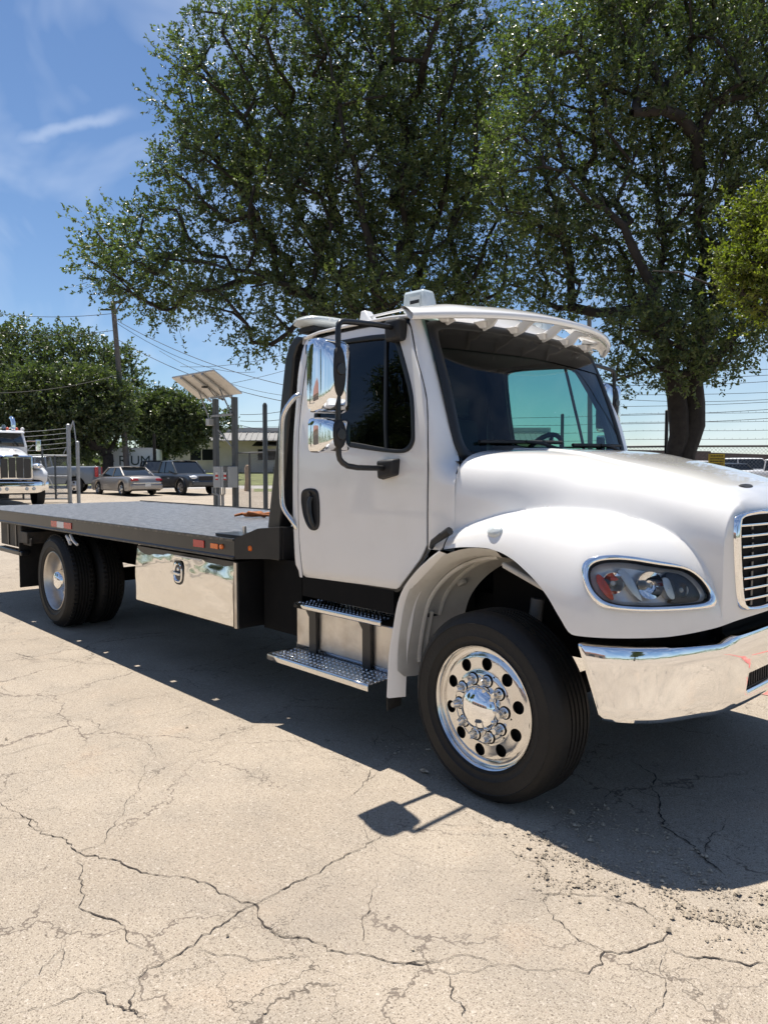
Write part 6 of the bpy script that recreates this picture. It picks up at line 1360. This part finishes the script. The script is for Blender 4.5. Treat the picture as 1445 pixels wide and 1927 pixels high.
# grey service truck behind the gate
s_, bz = car('service_truck', 'light grey utility pickup half hidden behind the rolling gate', 'pickup', 78, 40, -80, GREYC, 6.0, 2.0, [(-3.0, 1.45), (-.7, 1.45), (-.5, 1.40), (1.3, 1.38), (1.5, 1.34), (2.6, 1.25), (2.9, 1.1), (3.0, .95)], 2.0, (-1.85, 1.95), .42, (-.45, -.35, .75, 1.45), lowz=.5)
for s in (-1, 1): m = MB(); m.box(-3.04, -2.86, s * .92 - .10, s * .92 + .10, .88, 1.42); m.build('tail_lamp', mat('bright_tail_lamp', (.55, .015, .02), .2, coat=.5), s_, bev=.02)
m = MB(); m.box(-3.12, -2.95, -.95, .95, .58, .78); m.build('rear_bumper', mat('bumper_chrome', (.6, .6, .6), .25, 1), s_, bev=.03)
# dark SUV and white van farther off
car('suv', 'small dark sport utility vehicle beside the white lettered trailer', 'car', 297, 49.5, 170, BLK, 4.4, 1.85, [(-2.2, 1.05), (-2, 1.1), (1.0, 1.08), (1.2, 1.05), (2.0, .98), (2.2, .8)], 1.78, (-1.3, 1.35), .36, (-2.0, -1.85, .3, 1.05), lowz=.3)
car('hatchback', 'white hatchback far behind the charcoal pickup roof', 'car', 313, 50, 165, WHC, 4.1, 1.75, [(-2.05, .95), (-1.9, 1.0), (.9, .95), (1.1, .92), (1.9, .85), (2.05, .7)], 1.55, (-1.25, 1.25), .33, (-1.85, -1.4, .2, 1.0), lowz=.25)
# cars beyond the right fence
car('suv', 'white sport utility vehicle nearest the oak trunk beyond the fence', 'car', 1322, 60, 82, WHC, 4.7, 1.9, [(-2.35, 1.05), (-2.2, 1.1), (1.0, 1.06), (1.2, 1.03), (2.1, .95), (2.35, .75)], 1.76, (-1.4, 1.45), .37, (-2.15, -1.9, .35, 1.1), lowz=.3)
car('suv', 'silver sport utility vehicle between two white cars beyond the fence', 'car', 1366, 63, 100, mat('pale_silver', (.45, .46, .48), .3, .4, coat=.5), 4.5, 1.85, [(-2.25, 1.0), (-2.1, 1.06), (1.0, 1.03), (1.2, 1.0), (2.0, .93), (2.25, .75)], 1.70, (-1.35, 1.35), .35, (-2.05, -1.8, .3, 1.05), lowz=.3)
car('suv', 'dark grey off road vehicle before the white van beyond the fence', 'car', 1388, 52, 60, CHAR, 4.2, 1.8, [(-2.1, 1.0), (-2.0, 1.03), (.8, 1.0), (1.0, .98), (1.9, .92), (2.1, .75)], 1.55, (-1.25, 1.3), .38, (-1.9, -1.8, .2, .7), lowz=.4)
car('van', 'white passenger van with dark windows beyond the right fence', 'van', 1408, 58, 85, WHC, 5.2, 2.0, [(-2.6, 1.1), (-2.4, 1.15), (1.5, 1.12), (1.7, 1.08), (2.3, .98), (2.6, .8)], 1.95, (-1.6, 1.6), .36, (-2.5, -2.4, .8, 1.7), lowz=.3)
car('pickup_truck', 'white pickup with dark wheels at the right picture edge', 'pickup', 1462, 48, 98, WHC, 5.6, 1.95, [(-2.8, 1.12), (-.9, 1.13), (-.7, 1.12), (1.1, 1.1), (1.3, 1.08), (2.5, 1.0), (2.8, .8)], 1.85, (-1.7, 1.75), .41, (-.7, -.6, .5, 1.25), lowz=.42)
# white lettered trailer
b = spot(264, 52.0); tr_ = empty('cargo_trailer', tuple(b), math.atan2(RT[1], RT[0]) + R(8), 'white cargo trailer with dark green lettering behind the sedan', 'trailer'); TRW = mat('trailer_white', (.80, .84, .82), .5); GRN = mat('dark_green_lettering', (.01, .035, .03), .5)
m = MB(); m.box(-1.9, .88, 0, 4.5, .5, 2.62); m.build('body', TRW, tr_, bev=.03); m = MB(); m.box(-1.95, .93, -.03, 0, 2.56, 2.66); m.box(.86, .93, -.03, 0, .5, 2.6); m.build('corner_trim', mat('trailer_trim', (.75, .75, .73), .4), tr_)
fc = bpy.data.curves.new('lettering', 'FONT'); fc.body = 'RIUM'; fc.size = .95; fc.extrude = .004; fc.space_character = .98; fo = bpy.data.objects.new('lettering_source', fc); col.objects.link(fo); bpy.context.view_layer.update()
me = bpy.data.meshes.new_from_object(fo.evaluated_get(bpy.context.evaluated_depsgraph_get())); bpy.data.objects.remove(fo); me.materials.clear(); me.materials.append(GRN); lo = bpy.data.objects.new('lettering', me); col.objects.link(lo); lo.parent = tr_; lo.rotation_euler = (PI / 2, 0, 0); lo.location = (-1.42, -.012, 1.45)
m = MB()
for k, (w_, z_) in enumerate(((.28, 2.20), (.30, 2.13))): m.box(-.72 - w_ / 2, -.72 + w_ / 2, -.02, -.012, z_, z_ + .03)
m.tube([(-.72 + .15 * math.cos(t), -.016, 2.22 + .13 * math.sin(t)) for t in np.linspace(0, PI, 12)], .018, 5); m.build('emblem', GRN, tr_)
for x in (-1.2, .3): m = MB(); m.lathe([(.33, -.1), (.33, .1), (.05, .1)], (x, 1.5, .33), 'X', 16); m.build('wheel', TYRE, tr_)
# ---- white conventional dump truck at the left edge, nose towards the camera
fpos = spot(33, 28.0); hd = -vdir(33) * math.cos(R(17)) + RT * math.sin(R(17)); pt = empty('dump_truck', tuple(fpos), math.atan2(hd[1], hd[0]), 'white long nosed heavy truck with chrome grille at the left edge', 'truck')
# local: +x = forward (front of bumper at x = 0), y left, z up
def pz(v): return heightpx(v, 28.0) - fpos[2]
PW = mat('truck_white', (.74, .75, .76), .25, coat=.6)
m = MB(); G = []
for x, w, z0, z1 in ((-.12, .52, pz(900), pz(862)), (-.16, .56, pz(902), pz(857)), (-.6, .60, pz(902), pz(851)), (-1.4, .68, pz(902), pz(845)), (-2.3, .78, pz(902), pz(839))):
    G.append([(x, -w, z0), (x, -w, z1 - .22), (x, -w * .93, z1 - .08), (x, -w * .7, z1 - .02), (x, 0, z1), (x, w * .7, z1 - .02), (x, w * .93, z1 - .08), (x, w, z1 - .22), (x, w, z0)])
m.grid(G); m.add(G[0], [tuple(range(9))]); m.build('hood', PW, pt, smooth=45)
m = MB(); m.box(-.16, -.06, -.60, .60, pz(903), pz(857)); gr_ = m.build('grille_surround', CHROME, pt, bev=.06)
for i in range(4): y0 = -.53 + i * .268; m = MB(); m.box(-.07, -.05, y0, y0 + .245, pz(899), pz(861) - (.05 if i in (0, 3) else 0)); m.build('grille_mesh', mat('grille_bars', (.05, .048, .045), .5, bump=.6, bscale=80), gr_, bev=.012)
m = MB(); m.ball((-.05, 0, pz(857)), .03, .11, .05, 12, 6); m.build('emblem', DARK, gr_)
m = MB(); m.tube([(-.35, 0, pz(853)), (-.2, 0, pz(849)), (-.1, 0, pz(848))], .015, 6); m.tube([(-.3, -.12, pz(848)), (-.2, 0, pz(850)), (-.3, .12, pz(848))], .012, 6); m.build('hood_ornament', CHROME, pt)
m = MB(); G = []
for y in np.linspace(-1.22, 1.22, 21):
    bk = .30 * sstep(.75, 1.22, abs(y)); G.append([(-.16 - bk, y, pz(906)), (-bk - .02, y, pz(907)), (-bk, y, pz(909)), (-bk, y, pz(919)), (-bk - .06, y, pz(928) + .12 * sstep(.7, 1.22, abs(y))), (-.2 - bk, y, pz(928) + .12 * sstep(.7, 1.22, abs(y)))])
m.grid(G); bpr = m.build('bumper', CHROME, pt, smooth=45)
for y in (-.6, -.35, .35, .6): m = MB(); m.lathe([(.07, 0), (.05, .03), (.001, .03)], (.0, y, pz(920)), 'X', 12); m.build('fog_lamp', FOG, bpr)
for s in (-1, 1):
    m = MB(); G = []
    for x, z, w in ((-.12, pz(905), 1.0), (-.16, pz(893), 1.12), (-.30, pz(885), 1.18), (-.7, pz(879), 1.2), (-1.15, pz(881), 1.2), (-1.55, pz(892), 1.2), (-1.65, pz(915), 1.2)): G.append([(x, s * .58, z + .05), (x, s * .8, z + .04), (x, s * (w - .08), z), (x, s * w, z - .08), (x, s * w, z - .22)])
    m.grid(G); m.build('fender', PW, pt, smooth=60, solid=.02)
    m = MB(); m.ball((-.25, s * .80, pz(877)), .2, .22, .12, 14, 8); hl_ = m.build('headlight', CHROME, pt, smooth=70)
    for dy in (-.09, .09): m = MB(); m.lathe([(.08, 0), (.06, .04), (.001, .05)], (-.10, s * .80 + dy, pz(877)), 'X', 12); m.build('lamp_lens', HEADL, hl_)
    m = MB(); m.lathe([(.52, -.15), (.5, .15), (.3, .15), (.05, .1)], (-.95, s * .98, .52), 'Y', 24); m.build('tyre', TYRE, pt, smooth=40)
    m = MB(); m.box(-2.05, -1.98, s * 1.33 - .1, s * 1.33 + .1, pz(846), pz(823)); mh = m.build('mirror', CHROME, pt, bev=.03); m = MB(); m.tube([(-2.2, s * .95, pz(826)), (-2.0, s * 1.3, pz(826))], .02, 6); m.build('mirror_arm', CHROME, mh)
    m = MB(); m.tube([(-3.3, s * .72, 1.0), (-3.3, s * .72, pz(796)), (-3.3, s * .72 , pz(786)), (-3.45, s * .72, pz(778)), (-3.6, s * .72, pz(776))], .085, 12); m.build('exhaust_stack', CHROME, pt, smooth=60)
m = MB(); G = []
for x, z, w in ((-2.28, pz(839), .90), (-2.55, pz(807), .84)): pass
m.hexa([(-4.0, -1.02, .9), (-2.3, -1.0, .9), (-2.3, 1.0, .9), (-4.0, 1.02, .9), (-4.0, -1.02, pz(838)), (-2.26, -.98, pz(838)), (-2.26, .98, pz(838)), (-4.0, 1.02, pz(838))]); m.hexa([(-4.0, -1.02, pz(838)), (-2.26, -.98, pz(838)), (-2.26, .98, pz(838)), (-4.0, 1.02, pz(838)), (-4.0, -.92, pz(803)), (-2.56, -.90, pz(804)), (-2.56, .90, pz(804)), (-4.0, .92, pz(803))]); m.build('cab', PW, pt, bev=.04)
m = MB(); m.add([(-2.24, -.86, pz(837)), (-2.24, .86, pz(837)), (-2.525, .80, pz(808)), (-2.525, -.80, pz(808))], [(0, 1, 2, 3)]); m.build('windscreen', CARGL, pt, solid=.03)
m = MB(); m.hexa([(-2.56, -.92, pz(809)), (-2.30, -.90, pz(810)), (-2.30, .90, pz(810)), (-2.56, .92, pz(809)), (-2.56, -.92, pz(805)), (-2.34, -.90, pz(807)), (-2.34, .90, pz(807)), (-2.56, .92, pz(805))]); m.build('sun_visor', PW, pt, bev=.01)
for y in (-.7, -.35, 0, .35, .7): m = MB(); m.ball((-2.7, y, pz(801)), .07, .06, .07, 10, 6); m.build('roof_marker', REDAMB, pt)
for y in (-.45, .2, .55): m = MB(); m.tube([(-3.2, y, pz(798)), (-2.7, y, pz(797)), (-2.62, y, pz(797))], [.03, .04, .09], 10); m.build('air_horn', CHROME, pt, smooth=50)
m = MB(); m.ball((-2.75, .93, pz(801)), .08, .08, .08, 10, 6); m.build('beacon', WHREF, pt)
m = MB(); m.box(-9, -4.1, -1.2, 1.2, 1.1, 2.6); m.build('dump_body', mat('dump_grey', (.3, .32, .33), .5), pt, bev=.03); m = MB(); m.box(-9, -.4, -.45, .45, .5, 1.0); m.build('frame', VOID, pt)
for x in (-6.6, -7.9):
    for s in (-1, 1): m = MB(); m.lathe([(.52, -.25), (.52, .25), (.3, .25), (.05, .2)], (x, s * .9, .52), 'Y', 20); m.build('tyre', TYRE, pt)
# ---- behind the camera: mirrored workshop, and oaks added to darken reflections
STUC = mat('tan_stucco', (.42, .34, .27), .85, var=.1, vscale=.7); RUST = mat('red_brown_roof', (.16, .07, .05), .7, var=.2)
sh = empty('workshop', (-8, -36, 0), 0, 'tan workshop with red brown roof mirrored in the chrome', 'building')
m = MB(); m.box(-22, 22, -9, 0, 0, 4.6); m.build('wall', STUC, sh); m = MB(); m.hexa([(-22.6, -9.5, 4.6), (22.6, -9.5, 4.6), (22.6, .6, 4.6), (-22.6, .6, 4.6), (-22.6, -4.6, 6.6), (22.6, -4.6, 6.6), (22.6, -4.4, 6.6), (-22.6, -4.4, 6.6)]); m.build('roof', RUST, sh)
for x in (-17, -10, -3, 4, 11, 18): m = MB(); m.box(x - 1.6, x + 1.6, -.05, .04, 0, 3.4); m.build('roller_door', mat('roller_door_%d' % x, (.10, .11, .12), .5), sh)
for k, (x, y, rz, sc, lb_) in enumerate(((-24, -9.5, 1.0, .85, 'unseen oak left of the yard added as dark reflection in the tool box'), (-32, -17, 2.2, .9, 'second unseen oak farther left added as dark reflection in the tool box'), (-17, -15.5, 2.6, 1.0, 'unseen oak behind the viewer added to darken the side window reflection'), (17, -16, 4.1, .8, 'unseen oak right of the viewer added as dark reflection in the chrome'))):
    c_ = copy_tree(oak1, None); c_.location = (x, y, 0); c_.rotation_euler = (0, 0, rz); c_.scale = (sc, sc, sc); c_['label'] = lb_  # out of view, added to mirror dark and block low sky light
